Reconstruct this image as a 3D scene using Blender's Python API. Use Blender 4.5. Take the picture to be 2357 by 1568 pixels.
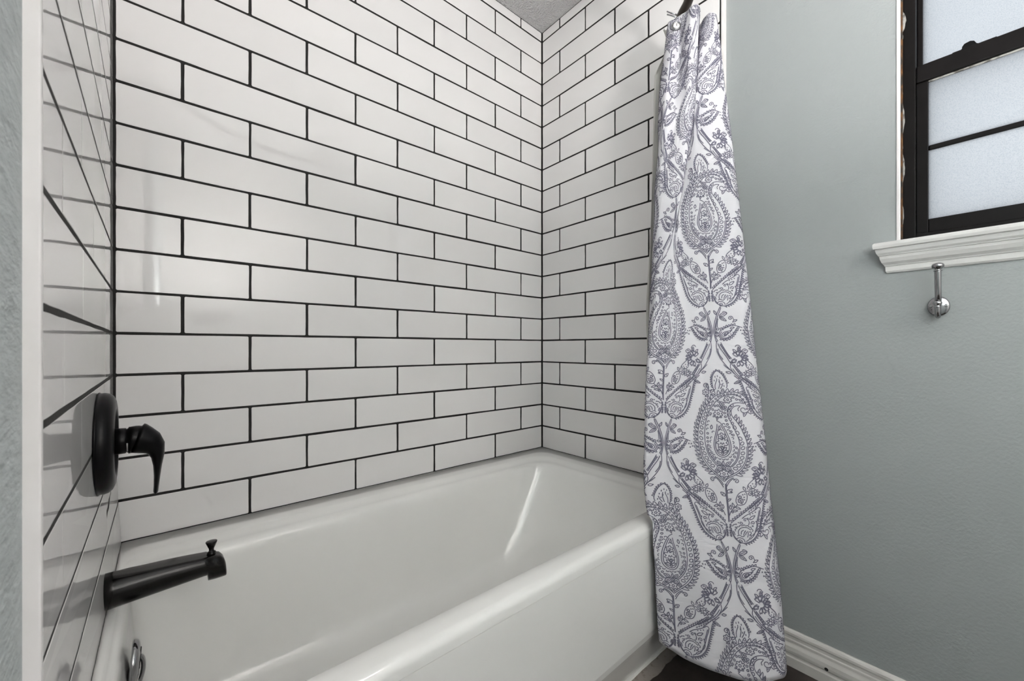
import bpy, bmesh, math, random
import numpy as np
from mathutils import Vector, Matrix

random.seed(7)
for o in list(bpy.data.objects): bpy.data.objects.remove(o)
scene = bpy.context.scene
C = scene.collection
R = 0.454            # height of the tub rim above the floor
L = 1.494            # tiled length of the tub alcove
CEIL = R + 2.034
PI = math.pi

# ------------------------------------------------------------------ camera
cam = bpy.data.cameras.new('camera'); camo = bpy.data.objects.new('camera', cam); C.objects.link(camo)
cam.sensor_width = 36.0; cam.lens = 13.996; cam.shift_y = 0.00716; cam.clip_start = 0.02
camo.location = (0.1086, -1.3898, 0.4866 + R)
camo.rotation_euler = (PI/2, 0, -math.radians(40.597))
cam.dof.use_dof = True; cam.dof.focus_distance = 1.6; cam.dof.aperture_fstop = 9.0
scene.camera = camo

# ------------------------------------------------------------------ world and exposure
world = bpy.data.worlds.new('overcast_sky'); scene.world = world; world.use_nodes = True
wn = world.node_tree; wn.nodes.clear()
wo = wn.nodes.new('ShaderNodeOutputWorld'); wb = wn.nodes.new('ShaderNodeBackground')
wb.inputs['Color'].default_value = (0.95, 0.975, 1.0, 1); wb.inputs['Strength'].default_value = 0.93
wn.links.new(wb.outputs[0], wo.inputs[0])
scene.view_settings.view_transform = 'Standard'; scene.view_settings.look = 'None'
scene.view_settings.gamma = 1.0; scene.view_settings.use_curve_mapping = False
scene.view_settings.exposure = 0.15
FILL_UP_POWER = 450.0      # radiance of the added, unseen uplight that bounces off the ceiling
FILL_SPOT_POWER = 1900.0       # radiance of the added, unseen lamp washing the wall behind for fill
cy_ = scene.cycles
cy_.max_bounces = 4; cy_.diffuse_bounces = 4; cy_.glossy_bounces = 2; cy_.transmission_bounces = 3; cy_.transparent_max_bounces = 6
cy_.caustics_reflective = False; cy_.caustics_refractive = False; cy_.sample_clamp_indirect = 40.0
cy_.use_adaptive_sampling = True; cy_.adaptive_threshold = 0.18; cy_.adaptive_min_samples = 16; cy_.use_light_tree = False; cy_.use_denoising = True

# ------------------------------------------------------------------ materials
MATS = {}
def mat(name, color, rough=0.5, metal=0.0, spec=0.5, coat=0.0, bump=None, mottle=None, random_shade=0.0, stretch=None):
    """Procedural principled material; bump=(scale,strength,distance,detail); mottle=(scale,other colour,low,high)."""
    m = bpy.data.materials.new(name); m.use_nodes = True
    nt = m.node_tree; b = nt.nodes['Principled BSDF']
    b.inputs['Base Color'].default_value = (*color, 1); b.inputs['Roughness'].default_value = rough
    b.inputs['Metallic'].default_value = metal; b.inputs['Specular IOR Level'].default_value = spec
    b.inputs['Coat Weight'].default_value = coat; b.inputs['Coat Roughness'].default_value = 0.04
    tc = nt.nodes.new('ShaderNodeTexCoord'); vec = tc.outputs['Object']
    if stretch:
        mp = nt.nodes.new('ShaderNodeMapping'); mp.inputs['Scale'].default_value = stretch
        nt.links.new(vec, mp.inputs['Vector']); vec = mp.outputs['Vector']
    col = None
    if mottle:
        n = nt.nodes.new('ShaderNodeTexNoise'); n.inputs['Scale'].default_value = mottle[0]; n.inputs['Detail'].default_value = 6
        nt.links.new(vec, n.inputs['Vector'])
        r = nt.nodes.new('ShaderNodeValToRGB'); r.color_ramp.elements[0].position = mottle[2]; r.color_ramp.elements[1].position = mottle[3]
        r.color_ramp.elements[0].color = (*color, 1); r.color_ramp.elements[1].color = (*mottle[1], 1)
        nt.links.new(n.outputs['Fac'], r.inputs['Fac']); col = r.outputs['Color']
        nt.links.new(col, b.inputs['Base Color'])
    if random_shade:
        oi = nt.nodes.new('ShaderNodeObjectInfo'); mr = nt.nodes.new('ShaderNodeMapRange')
        mr.inputs['To Min'].default_value = 1 - random_shade; mr.inputs['To Max'].default_value = 1.0
        nt.links.new(oi.outputs['Random'], mr.inputs['Value'])
        hs = nt.nodes.new('ShaderNodeHueSaturation'); hs.inputs['Color'].default_value = (*color, 1)
        if col: nt.links.new(col, hs.inputs['Color'])
        nt.links.new(mr.outputs['Result'], hs.inputs['Value']); nt.links.new(hs.outputs['Color'], b.inputs['Base Color'])
    if bump:
        n = nt.nodes.new('ShaderNodeTexNoise'); n.inputs['Scale'].default_value = bump[0]; n.inputs['Detail'].default_value = bump[3]
        nt.links.new(vec, n.inputs['Vector'])
        bp = nt.nodes.new('ShaderNodeBump'); bp.inputs['Strength'].default_value = bump[1]; bp.inputs['Distance'].default_value = bump[2]
        nt.links.new(n.outputs['Fac'], bp.inputs['Height']); nt.links.new(bp.outputs['Normal'], b.inputs['Normal'])
    MATS[name] = m
    return m
mat('glazed_tile', (0.86, 0.847, 0.842), 0.018, spec=0.5, bump=(5.0, 0.03, 0.004, 1), random_shade=0.05)
mat('black_grout', (0.010, 0.009, 0.008), 0.75, bump=(260, 0.5, 0.002, 3))
mat('acrylic', (0.87, 0.868, 0.845), 0.13, coat=0.25, mottle=(2.0, (0.845, 0.842, 0.82), 0.35, 0.7))
mat('sage_paint', (0.375, 0.402, 0.402), 0.45, bump=(170, 0.3, 0.003, 3), mottle=(3.0, (0.36, 0.387, 0.387), 0.3, 0.7))
mat('sage_paint_brushed_lit', (0.50, 0.545, 0.55), 0.5, bump=(55, 0.9, 0.004, 4), mottle=(30, (0.44, 0.485, 0.49), 0.35, 0.7), stretch=(1, 1, 2.2))  # same sage paint with brush texture, lightened to stand for light falling closer
mat('white_wall', (0.80, 0.79, 0.775), 0.6, bump=(120, 0.15, 0.001, 3))
mat('white_trim', (0.87, 0.845, 0.84), 0.35, bump=(40, 0.1, 0.001, 2), mottle=(18, (0.81, 0.785, 0.77), 0.45, 0.8))
mat('sill_paint', (0.76, 0.755, 0.74), 0.3, mottle=(9, (0.66, 0.655, 0.64), 0.45, 0.85), stretch=(1, 0.2, 1))
mat('baseboard_paint', (0.70, 0.68, 0.65), 0.35, mottle=(12, (0.60, 0.58, 0.55), 0.45, 0.8))
mat('textured_ceiling', (0.56, 0.56, 0.562), 0.8, bump=(140, 1.0, 0.014, 2))
mat('matte_black', (0.0025, 0.0025, 0.003), 0.32, spec=0.2)
mat('rubbed_bronze', (0.004, 0.0035, 0.003), 0.17, metal=0.08, spec=0.38)
mat('rod_bronze', (0.055, 0.045, 0.038), 0.35, metal=0.6)
mat('chrome', (0.42, 0.42, 0.43), 0.08, metal=1.0)
mat('dark_hole', (0.004, 0.004, 0.004), 0.8)
mat('grey_print', (0.42, 0.42, 0.43), 0.5)
mat('pearl', (0.72, 0.71, 0.70), 0.25)
mat('dark_frame', (0.006, 0.005, 0.005), 0.45, spec=0.15, mottle=(14, (0.010, 0.008, 0.008), 0.4, 0.8))
mat('raw_wood', (0.16, 0.07, 0.02), 0.8, mottle=(45, (0.03, 0.025, 0.02), 0.4, 0.6))
mat('flaking_paint', (0.42, 0.41, 0.39), 0.6, mottle=(60, (0.12, 0.11, 0.10), 0.5, 0.65))
mat('concrete_strip', (0.30, 0.265, 0.24), 0.8, mottle=(60, (0.17, 0.145, 0.13), 0.55, 0.75), bump=(120, 0.4, 0.003, 4))
mat('slate_vinyl', (0.030, 0.023, 0.020), 0.45, mottle=(14, (0.075, 0.060, 0.052), 0.45, 0.8), bump=(16, 0.5, 0.004, 5))
mat('white_caulk', (0.70, 0.69, 0.66), 0.5, bump=(150, 0.6, 0.003, 3))
mat('print_ink', (0.155, 0.150, 0.205), 0.75, spec=0.1)
mat('brass_screw', (0.45, 0.45, 0.45), 0.25, metal=1.0)

def fabric():
    m = bpy.data.materials.new('curtain_cloth'); m.use_nodes = True; nt = m.node_tree; b = nt.nodes['Principled BSDF']
    b.inputs['Base Color'].default_value = (0.87, 0.86, 0.90, 1); b.inputs['Roughness'].default_value = 0.8
    b.inputs['Specular IOR Level'].default_value = 0.2
    tc = nt.nodes.new('ShaderNodeTexCoord'); w = nt.nodes.new('ShaderNodeTexWave'); w.inputs['Scale'].default_value = 110
    w.bands_direction = 'Z'; w.inputs['Distortion'].default_value = 1.5
    nt.links.new(tc.outputs['Object'], w.inputs['Vector'])
    bp = nt.nodes.new('ShaderNodeBump'); bp.inputs['Strength'].default_value = 0.12; bp.inputs['Distance'].default_value = 0.0008
    nt.links.new(w.outputs['Fac'], bp.inputs['Height']); nt.links.new(bp.outputs['Normal'], b.inputs['Normal'])
    t = nt.nodes.new('ShaderNodeBsdfTranslucent'); t.inputs['Color'].default_value = (0.78, 0.77, 0.83, 1)
    mx = nt.nodes.new('ShaderNodeMixShader'); mx.inputs[0].default_value = 0.18
    nt.links.new(b.outputs[0], mx.inputs[1]); nt.links.new(t.outputs[0], mx.inputs[2])
    nt.links.new(mx.outputs[0], nt.nodes['Material Output'].inputs['Surface']); MATS['cloth'] = m
fabric()
def plastic():
    m = bpy.data.materials.new('liner_plastic'); m.use_nodes = True; nt = m.node_tree; b = nt.nodes['Principled BSDF']
    b.inputs['Base Color'].default_value = (0.75, 0.74, 0.70, 1); b.inputs['Roughness'].default_value = 0.3
    n = nt.nodes.new('ShaderNodeTexNoise'); n.inputs['Scale'].default_value = 25
    bp = nt.nodes.new('ShaderNodeBump'); bp.inputs['Strength'].default_value = 0.3; bp.inputs['Distance'].default_value = 0.004
    nt.links.new(n.outputs['Fac'], bp.inputs['Height']); nt.links.new(bp.outputs['Normal'], b.inputs['Normal'])
    t = nt.nodes.new('ShaderNodeBsdfTransparent'); t.inputs['Color'].default_value = (0.95, 0.95, 0.93, 1)
    mx = nt.nodes.new('ShaderNodeMixShader'); mx.inputs[0].default_value = 0.28
    nt.links.new(b.outputs[0], mx.inputs[1]); nt.links.new(t.outputs[0], mx.inputs[2])
    nt.links.new(mx.outputs[0], nt.nodes['Material Output'].inputs['Surface']); MATS['liner_plastic'] = m
plastic()
def frosted():
    m = bpy.data.materials.new('frosted_glass'); m.use_nodes = True; nt = m.node_tree
    nt.nodes.remove(nt.nodes['Principled BSDF'])
    tc = nt.nodes.new('ShaderNodeTexCoord'); n = nt.nodes.new('ShaderNodeTexNoise'); n.inputs['Scale'].default_value = 520; n.inputs['Detail'].default_value = 3
    nt.links.new(tc.outputs['Object'], n.inputs['Vector'])
    r = nt.nodes.new('ShaderNodeValToRGB'); r.color_ramp.elements[0].position = 0.28; r.color_ramp.elements[1].position = 0.55
    r.color_ramp.elements[0].color = (0.74, 0.78, 0.82, 1); r.color_ramp.elements[1].color = (0.93, 0.95, 0.97, 1)
    nt.links.new(n.outputs['Fac'], r.inputs['Fac'])
    t = nt.nodes.new('ShaderNodeBsdfTranslucent'); nt.links.new(r.outputs['Color'], t.inputs['Color'])
    g = nt.nodes.new('ShaderNodeBsdfGlossy'); g.inputs['Roughness'].default_value = 0.25
    bp = nt.nodes.new('ShaderNodeBump'); bp.inputs['Strength'].default_value = 0.5; bp.inputs['Distance'].default_value = 0.002
    nt.links.new(n.outputs['Fac'], bp.inputs['Height']); nt.links.new(bp.outputs['Normal'], g.inputs['Normal'])
    mx = nt.nodes.new('ShaderNodeMixShader'); mx.inputs[0].default_value = 0.05
    nt.links.new(t.outputs[0], mx.inputs[1]); nt.links.new(g.outputs[0], mx.inputs[2])
    nt.links.new(mx.outputs[0], nt.nodes['Material Output'].inputs['Surface']); MATS['frosted_glass'] = m
frosted()
def glow(name, color, strength):
    m = bpy.data.materials.new(name); m.use_nodes = True; b = m.node_tree.nodes['Principled BSDF']
    b.inputs['Base Color'].default_value = (0.9, 0.9, 0.88, 1)
    b.inputs['Emission Color'].default_value = (*color, 1); b.inputs['Emission Strength'].default_value = strength
    MATS[name] = m
glow('fill_up_glow', (1.0, 0.965, 0.94), FILL_UP_POWER)
glow('fill_spot_glow', (1.0, 0.965, 0.94), FILL_SPOT_POWER)

# ------------------------------------------------------------------ helpers
def link(name, me, material, parent=None, smooth=False, loc=None, rot=None):
    o = bpy.data.objects.new(name, me); C.objects.link(o)
    if material and not me.materials: me.materials.append(MATS[material])
    if smooth:
        for p in me.polygons: p.use_smooth = True
    if parent: o.parent = parent
    if loc: o.location = loc
    if rot: o.rotation_euler = rot
    return o
def pydata(name, vs, fs, material, parent=None, smooth=False, **k):
    me = bpy.data.meshes.new(name); me.from_pydata([tuple(v) for v in vs], [], fs); me.update()
    bm = bmesh.new(); bm.from_mesh(me); bmesh.ops.recalc_face_normals(bm, faces=bm.faces); bm.to_mesh(me); bm.free()
    return link(name, me, material, parent, smooth, **k)
def box(name, a, b, material, parent=None, bevel=0.0, segs=2, **k):
    bm = bmesh.new(); bmesh.ops.create_cube(bm, size=1.0)
    for v in bm.verts:
        v.co = Vector(((a[0]+b[0])/2 + v.co.x*(b[0]-a[0]), (a[1]+b[1])/2 + v.co.y*(b[1]-a[1]), (a[2]+b[2])/2 + v.co.z*(b[2]-a[2])))
    if bevel: bmesh.ops.bevel(bm, geom=list(bm.edges), offset=bevel, segments=segs, affect='EDGES', profile=0.5)
    bmesh.ops.recalc_face_normals(bm, faces=bm.faces)
    me = bpy.data.meshes.new(name); bm.to_mesh(me); bm.free()
    return link(name, me, material, parent, False, **k)
def loft(rings, closed_ring=True, cap0=True, cap1=True):
    vs = []; fs = []; n = len(rings[0])
    for r in rings: vs += [tuple(p) for p in r]
    for i in range(len(rings)-1):
        for j in range(n if closed_ring else n-1):
            k = (j+1) % n
            fs.append((i*n+j, i*n+k, (i+1)*n+k, (i+1)*n+j))
    if cap0: fs.append(tuple(range(n))[::-1])
    if cap1: fs.append(tuple((len(rings)-1)*n + j for j in range(n)))
    return vs, fs
def lathe(profile, axis='x', n=40, cap0=True, cap1=True):
    """profile: list of (distance along axis, radius)"""
    rings = []
    for h, r in profile:
        ring = []
        for j in range(n):
            a = 2*PI*j/n; c, s = r*math.cos(a), r*math.sin(a)
            ring.append({'x': (h, c, s), 'y': (c, h, s), 'z': (c, s, h)}[axis])
        rings.append(ring)
    return loft(rings, True, cap0, cap1)
def tube(path, radii, n=12, squash=None):
    """round tube through points; radii scalar or list"""
    P = [Vector(p) for p in path]; rings = []
    up = Vector((0.03, 0.95, 0.11)).normalized()
    for i, p in enumerate(P):
        t = (P[min(i+1, len(P)-1)] - P[max(i-1, 0)]).normalized()
        a = t.cross(up);
        if a.length < 1e-4: a = t.cross(Vector((1, 0, 0)))
        a.normalize(); b = t.cross(a).normalized()
        r = radii[i] if isinstance(radii, (list, tuple)) else radii
        rb, ra = r if isinstance(r, tuple) else (r, r)
        rings.append([p + a*(ra*math.cos(2*PI*j/n)) + b*(rb*math.sin(2*PI*j/n)) for j in range(n)])
    return loft(rings)
def smooth_path(pts, k=6):
    P = [Vector(p) for p in pts]; out = []
    for i in range(len(P)-1):
        p0, p1, p2, p3 = P[max(i-1, 0)], P[i], P[i+1], P[min(i+2, len(P)-1)]
        for j in range(k):
            t = j/k
            out.append(0.5*((2*p1) + (p2-p0)*t + (2*p0-5*p1+4*p2-p3)*t*t + (3*p1-p0-3*p2+p3)*t*t*t))
    return out + [P[-1]]
def ball(r, seg=16, sz=1.0):
    return [( -r*sz*math.cos(PI*i/seg), max(r*math.sin(PI*i/seg), 1e-5)) for i in range(seg+1)]
def empty(name, loc, rotz=0.0, parent=None):
    o = bpy.data.objects.new(name, None); C.objects.link(o); o.location = loc; o.rotation_euler = (0, 0, rotz)
    o.empty_display_size = 0.05
    if parent: o.parent = parent
    return o
def tag(o, label, cat, group=None):
    o['label'] = label; o['category'] = cat
    if group: o['group'] = group
    return o
def structure(o, label=None):
    o['kind'] = 'structure'
    if label: o['label'] = label
    return o
def extrude_profile(prof, y0, y1, skew0=0.0, skew1=0.0, x0=0.0):
    """prof: (x, z) points of a closed outline, swept along y; skew shifts the end by x (mitre)."""
    A = [(p[0], y0 + skew0*(p[0]-x0), p[1]) for p in prof]; B = [(p[0], y1 + skew1*(p[0]-x0), p[1]) for p in prof]
    return loft([A, B])

# ================================================================== ROOM SHELL
PITCH = 0.1046; GAP = 0.0066; TP = 0.30563
FRONT = -2.60                       # wall behind the camera
XR = L + 0.016                      # painted face of the right wall
TL = math.radians(1.53)             # the left wall is slightly out of square

structure(box('floor', (-0.15, FRONT-0.1, -0.12), (1.72, 0.12, 0.0), 'concrete_strip'))
structure(box('ceiling', (-0.15, FRONT-0.1, CEIL), (1.72, 0.12, CEIL+0.10), 'textured_ceiling'))
structure(box('wall_front', (-0.15, FRONT-0.10, 0), (1.72, FRONT, CEIL), 'white_wall'))

def bulge(s, z):
    """how far the lower left wall leans into the alcove (s<=0 along the wall, z above the rim)"""
    return 0.015*min(max(1 - z/(3*PITCH), 0), 1.0)*max(1 - abs(s)/0.87, 0)
# --- tile meshes: outline slightly ragged where the grout smears over the edge
TILE_CACHE = {}
def tile_mesh(w, h, variant):
    key = (round(w, 3), round(h, 3), variant)
    if key in TILE_CACHE: return TILE_CACHE[key]
    rnd = random.Random(hash(key) & 0xffff)
    nl = max(2, int(round(w/0.055))); ns = 3
    out = []
    c = 0.0022
    jx = lambda: rnd.uniform(-0.00045, 0.0005)
    def side(p, q, n):
        for i in range(n):
            t = (i+0.5)/n if n > 1 else 0.5
            x = p[0] + (q[0]-p[0])*t; z = p[1] + (q[1]-p[1])*t
            if p[1] == q[1]: z += jx()
            else: x += jx()
            out.append((x, z))
    a, b = w/2, h/2
    out.append((-a+c, -b)); side((-a+c, -b), (a-c, -b), nl); out.append((a-c, -b)); out.append((a, -b+c))
    side((a, -b+c), (a, b-c), ns); out.append((a, b-c)); out.append((a-c, b))
    side((a-c, b), (-a+c, b), nl); out.append((-a+c, b)); out.append((-a, b-c))
    side((-a, b-c), (-a, -b+c), ns); out.append((-a, -b+c))
    n = len(out)
    e = 0.0007
    fr = [(x*(1-e/a), 0.0, z*(1-e/b)) for x, z in out]
    md = [(x, 0.0006, z) for x, z in out]; bk = [(x, 0.0045, z) for x, z in out]
    vs, fs = loft([fr, md, bk], True, True, False)
    me = bpy.data.meshes.new('tile'); me.from_pydata(vs, [], fs); me.update()
    bm = bmesh.new(); bm.from_mesh(me); bmesh.ops.recalc_face_normals(bm, faces=bm.faces); bm.to_mesh(me); bm.free()
    me.materials.append(MATS['glazed_tile'])
    # open-backed piece: make sure the face looks out of the wall
    if me.polygons[0].normal.y > 0: me.flip_normals()
    TILE_CACHE[key] = me
    return me
def lay_tiles(wall, s0, s1, joints_even, joints_odd, seed, lean=None):
    rnd = random.Random(seed)
    k = 0
    while k*PITCH < 2.034 - 0.01:
        z0 = k*PITCH + (0.0012 if k == 0 else GAP/2); z1 = min((k+1)*PITCH - GAP/2, 2.031)
        js = [s0] + [j for j in (joints_odd if k % 2 else joints_even) if s0 + 0.01 < j < s1 - 0.01] + [s1]
        for i in range(len(js)-1):
            gv = 0.0062 if lean else GAP/2; g0 = gv + rnd.uniform(-0.0006, 0.0006); g1 = gv + rnd.uniform(-0.0006, 0.0006)
            a = js[i] + (0.0048 if i == 0 else g0); b = js[i+1] - (0.0048 if i == len(js)-2 else g1)
            zc = (z0+z1)/2 + rnd.uniform(-0.0005, 0.0005); sc = (a+b)/2
            o = bpy.data.objects.new('tile', tile_mesh(round(b-a, 3), round(z1-z0, 3), rnd.randrange(3)))
            C.objects.link(o); o.parent = wall
            ry = 0.0; q_ = 0.0007 if lean else 0.0016; rx = rnd.uniform(-1, 1)*q_; rz = rnd.uniform(-1, 1)*q_; d = rnd.uniform(-0.00015, 0.00005)
            if lean and k < 3:          # these pieces follow the warp of the wall exactly
                me = o.data.copy(); o.data = me; d = rx = rz = 0.0
                for v in me.vertices: v.co.y -= bulge(sc + v.co.x, zc + v.co.z)
                me.update()
            o.location = (sc, d, zc); o.rotation_euler = (rx, ry, rz)
        k += 1
def wall_slab(name, s0, s1, depth, lean=False):
    """grout-faced backing in wall coordinates: s along, y into the wall, z from the floor"""
    zs = [-R+0.001, 0.0, PITCH, 2*PITCH, 3*PITCH, CEIL-R] if lean else [-R+0.001, CEIL-R]
    ns, nz = (16, len(zs)-1) if lean else (1, 1)
    vs = []; fs = []
    for i in range(nz+1):
        z = zs[i]
        for j in range(ns+1):
            s = s0 + (s1-s0)*j/ns
            vs.append((s, ((0.0005 if z < 0.3 else 0.00025) - bulge(s, z)) if lean else 0.0007, z))
    for i in range(nz):
        for j in range(ns):
            a = i*(ns+1)+j; fs.append((a, a+1, a+ns+2, a+ns+1))
    n = len(vs)
    vs += [(s0, depth, -R+0.001), (s1, depth, -R+0.001), (s1, depth, CEIL-R), (s0, depth, CEIL-R)]
    bl, br, tr, tl = n, n+1, n+2, n+3
    low = [j for j in range(ns+1)]; top = [nz*(ns+1)+j for j in range(ns+1)]
    lef = [i*(ns+1) for i in range(nz+1)]; rig = [i*(ns+1)+ns for i in range(nz+1)]
    fs += [tuple(low[::-1]) + (bl, br), tuple(top) + (tr, tl), tuple(lef) + (tl, bl), tuple(rig[::-1]) + (br, tr), (bl, tl, tr, br)]
    return structure(pydata(name, vs, fs, 'black_grout'))
wb_ = wall_slab('wall_back', -0.10, L+0.10, 0.10); wb_.location = (0, 0, R)
lay_tiles(wb_, 0.0, L, [0.2856 + i*TP for i in range(5)], [0.1328 + i*TP for i in range(6)], 1)
we = wall_slab('wall_right_tiled', 0.002, 0.8386, 0.12); we.location = (L, 0, R); we.rotation_euler = (0, 0, -PI/2)
lay_tiles(we, 0.0, 0.8386, [0.2690 + i*TP for i in range(4)], [0.1170 + i*TP for i in range(4)], 2)
wl_ = wall_slab('wall_left_tiled', -0.858, -0.002, 0.12, True); wl_.location = (0, 0, R); wl_.rotation_euler = (0, 0, PI/2 + TL)
lay_tiles(wl_, -0.858, 0.0, [-0.131-TP*i for i in range(4)], [-0.279-TP*i for i in range(4)], 3, True)

# painted left wall running on past the tiles, and the white corner trims
wp = structure(box('wall_left', (-2.62, 0.0095, -R+0.001), (-0.8675, 0.12, CEIL-R), 'sage_paint_brushed_lit', loc=(0, 0, R), rot=(0, 0, PI/2 + TL)))
structure(box('trim_1', (-0.8675, -0.0010, -R+0.001), (-0.8585, 0.10, CEIL-R), 'white_trim', bevel=0.0015, loc=(0, 0, R), rot=(0, 0, PI/2 + TL)))
structure(box('trim_2', (L-0.002, -0.8486, 0.0), (L+0.10, -0.8392, CEIL), 'white_trim', bevel=0.0012))
# painted right wall around the window opening
WY0, WY1, WZ0, WZ1 = -1.257, -1.900, R+0.757, R+1.720
def holed_wall():
    x0, x1, y0, y1 = XR, XR+0.12, FRONT, -0.8487
    ys = [y0, WY1, WY0, y1]; zs = [0.0, WZ0, WZ1, CEIL]
    vs = []; fs = []
    for X in (x0, x1):
        for Y in ys:
            for Z in zs: vs.append((X, Y, Z))
    ix = lambda k, i, j: k*16 + i*4 + j
    for i in range(3):
        for j in range(3):
            if (i, j) == (1, 1): continue
            fs.append((ix(0,i,j), ix(0,i+1,j), ix(0,i+1,j+1), ix(0,i,j+1))); fs.append((ix(1,i,j), ix(1,i,j+1), ix(1,i+1,j+1), ix(1,i+1,j)))
    for i in range(3):
        fs.append((ix(0,i,0), ix(1,i,0), ix(1,i+1,0), ix(0,i+1,0))); fs.append((ix(0,i,3), ix(0,i+1,3), ix(1,i+1,3), ix(1,i,3)))
        fs.append((ix(0,0,i), ix(0,0,i+1), ix(1,0,i+1), ix(1,0,i))); fs.append((ix(0,3,i), ix(1,3,i), ix(1,3,i+1), ix(0,3,i+1)))
    fs.append((ix(0,1,1), ix(0,1,2), ix(1,1,2), ix(1,1,1))); fs.append((ix(0,2,1), ix(1,2,1), ix(1,2,2), ix(0,2,2)))
    fs.append((ix(0,1,1), ix(1,1,1), ix(1,2,1), ix(0,2,1))); fs.append((ix(0,1,2), ix(0,2,2), ix(1,2,2), ix(1,1,2)))
    return structure(pydata('wall_right', vs, fs, 'sage_paint'))
holed_wall()

# --- baseboard with its moulded profile
bb = [(XR-0.0002, 0.0005), (XR-0.017, 0.0005), (XR-0.017, 0.030), (XR-0.015, 0.034), (XR-0.0148, 0.038), (XR-0.0165, 0.043), (XR-0.0170, 0.050), (XR-0.0160, 0.060), (XR-0.0125, 0.068), (XR-0.0115, 0.071), (XR-0.0112, 0.078), (XR-0.0095, 0.081), (XR-0.0095, 0.088), (XR-0.0105, 0.092), (XR-0.0100, 0.098), (XR-0.0070, 0.103), (XR-0.0040, 0.105), (XR-0.0002, 0.105)]
vs, fs = extrude_profile(bb, -0.8495, FRONT+0.001)
base = structure(pydata('baseboard_right', vs, fs, 'baseboard_paint'))
vs, fs = lathe([(0, 0.0001), (-0.0006, 0.0035), (0.0, 0.0045), (0.001, 0.0046)], 'x', 14)
pydata('nail_hole', vs, fs, 'dark_hole', base, loc=(XR-0.0171, -1.118, 0.046))

# --- floor covering: dark stone-look sheets, ragged along the bare strip beside the tub
def floor_tile(x0, x1, y0, y1, seed, ragged):
    rnd = random.Random(seed); n = 24; top = []
    for i in range(n+1):
        x = x0 + (x1-x0)*i/n
        top.append((x, y1 + (rnd.uniform(-0.004, 0.003) if ragged else 0)))
    ring = [(x0, y0), (x1, y0)] + top[::-1]
    lo = [(x, y, 0.0003) for x, y in ring]; hi = [(x, y, 0.0035) for x, y in ring]; m = [(x, y, 0.0045) for x, y in [(x0+.002, y0+.002), (x1-.002, y0+.002)] + [(min(max(a, x0+.002), x1-.002), b-.002) for a, b in top[::-1]]]
    v, f = loft([lo, hi, m])
    return pydata('floor_tile', v, f, 'slate_vinyl', bpy.data.objects['floor'])
gx = [0.11, 0.57, 1.03, 1.4925]; gy = [-2.59, -2.15, -1.70, -1.25, -0.792]
for i in range(3):
    for j in range(4): floor_tile(gx[i]+0.0006, gx[i+1]-0.0006, gy[j]+0.0006, gy[j+1]-0.0006, i*7+j, j == 3)

# ================================================================== WINDOW
win = structure(empty('window_1', (XR, (WY0+WY1)/2, WZ0)))
def wbox(name, y0, y1, z0, z1, x0, x1, material, parent=None, bevel=0.0015):
    """box given in room coordinates (z above the rim), kept local to the window"""
    o = win.location
    return box(name, (x0-o.x, y0-o.y, z0+R-o.z), (x1-o.x, y1-o.y, z1+R-o.z), material, parent or win, bevel)
wbox('reveal_bead', -1.2645, -1.2572, 0.758, 1.719, XR-0.003, 1.545, 'white_trim')
wbox('reveal_bead', -1.8998, -1.8925, 0.758, 1.719, XR-0.003, 1.545, 'white_trim')
wbox('raw_edge', -1.2680, -1.2648, 0.758, 1.719, 1.514, 1.54, 'raw_wood', None, 0.0005)
# flaking paint along the edge of the jamb
rnd = random.Random(5)
def flake(z0, z1, w):
    n = 14; o = win.location; prof = []
    for i in range(n+1):
        t = i/n; prof.append((z0 + (z1-z0)*t, w*math.sin(PI*min(t*1.4, 1))*(0.75+0.25*rnd.random()) if t < .72 else w*(1-t)*2.2*rnd.uniform(.6, 1)))
    A = []
    vs = []; fs = []
    for z, d in prof:
        for X in (1.5195, 1.5235): vs += [(X-o.x, -1.2662-o.y, z+R-o.z), (X-o.x, -1.2664-d-o.y, z+R-o.z)]
    for i in range(n):
        a = i*4; b = a+4
        fs += [(a, a+1, b+1, b), (a+2, b+2, b+3, a+3), (a+1, a+3, b+3, b+1), (a, b, b+2, a+2)]
    fs += [(0, 2, 3, 1), (n*4, n*4+1, n*4+3, n*4+2)]
    pydata('paint_flake', vs, fs, 'flaking_paint', win)
flake(1.345, 1.262, 0.008); flake(1.02, 1.155, 0.0055); flake(0.90, 1.02, 0.006); flake(0.79, 0.885, 0.004)
# fixed outer frame
fr_l = wbox('jamb', -1.2905, -1.2675, 0.758, 1.719, 1.525, 1.60, 'dark_frame'); wbox('jamb', -1.8920, -1.8690, 0.758, 1.719, 1.525, 1.60, 'dark_frame')
wbox('frame_sill', -1.868, -1.291, 0.758, 0.772, 1.525, 1.60, 'dark_frame'); wbox('frame_head', -1.868, -1.291, 1.700, 1.719, 1.525, 1.60, 'dark_frame')
# lower sash
ls = empty('lower_sash', (0, 0, 0), 0, win)
wbox('stile', -1.3120, -1.2908, 0.7725, 1.150, 1.534, 1.560, 'dark_frame', ls); wbox('stile', -1.8688, -1.8476, 0.7725, 1.150, 1.534, 1.560, 'dark_frame', ls)
wbox('bottom_rail', -1.8474, -1.3122, 0.7725, 0.806, 1.534, 1.560, 'dark_frame', ls)
wbox('meeting_rail', -1.8688, -1.2908, 1.1505, 1.193, 1.530, 1.560, 'dark_frame', ls, 0.003)
wbox('rail_lip', -1.8474, -1.3122, 1.146, 1.1502, 1.536, 1.541, 'flaking_paint', ls, 0.0008)
wbox('pane', -1.8478, -1.3118, 0.805, 0.9795, 1.546, 1.550, 'frosted_glass', ls, 0.0); wbox('pane', -1.8478, -1.3118, 0.9905, 1.151, 1.546, 1.550, 'frosted_glass', ls, 0.0)
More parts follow.
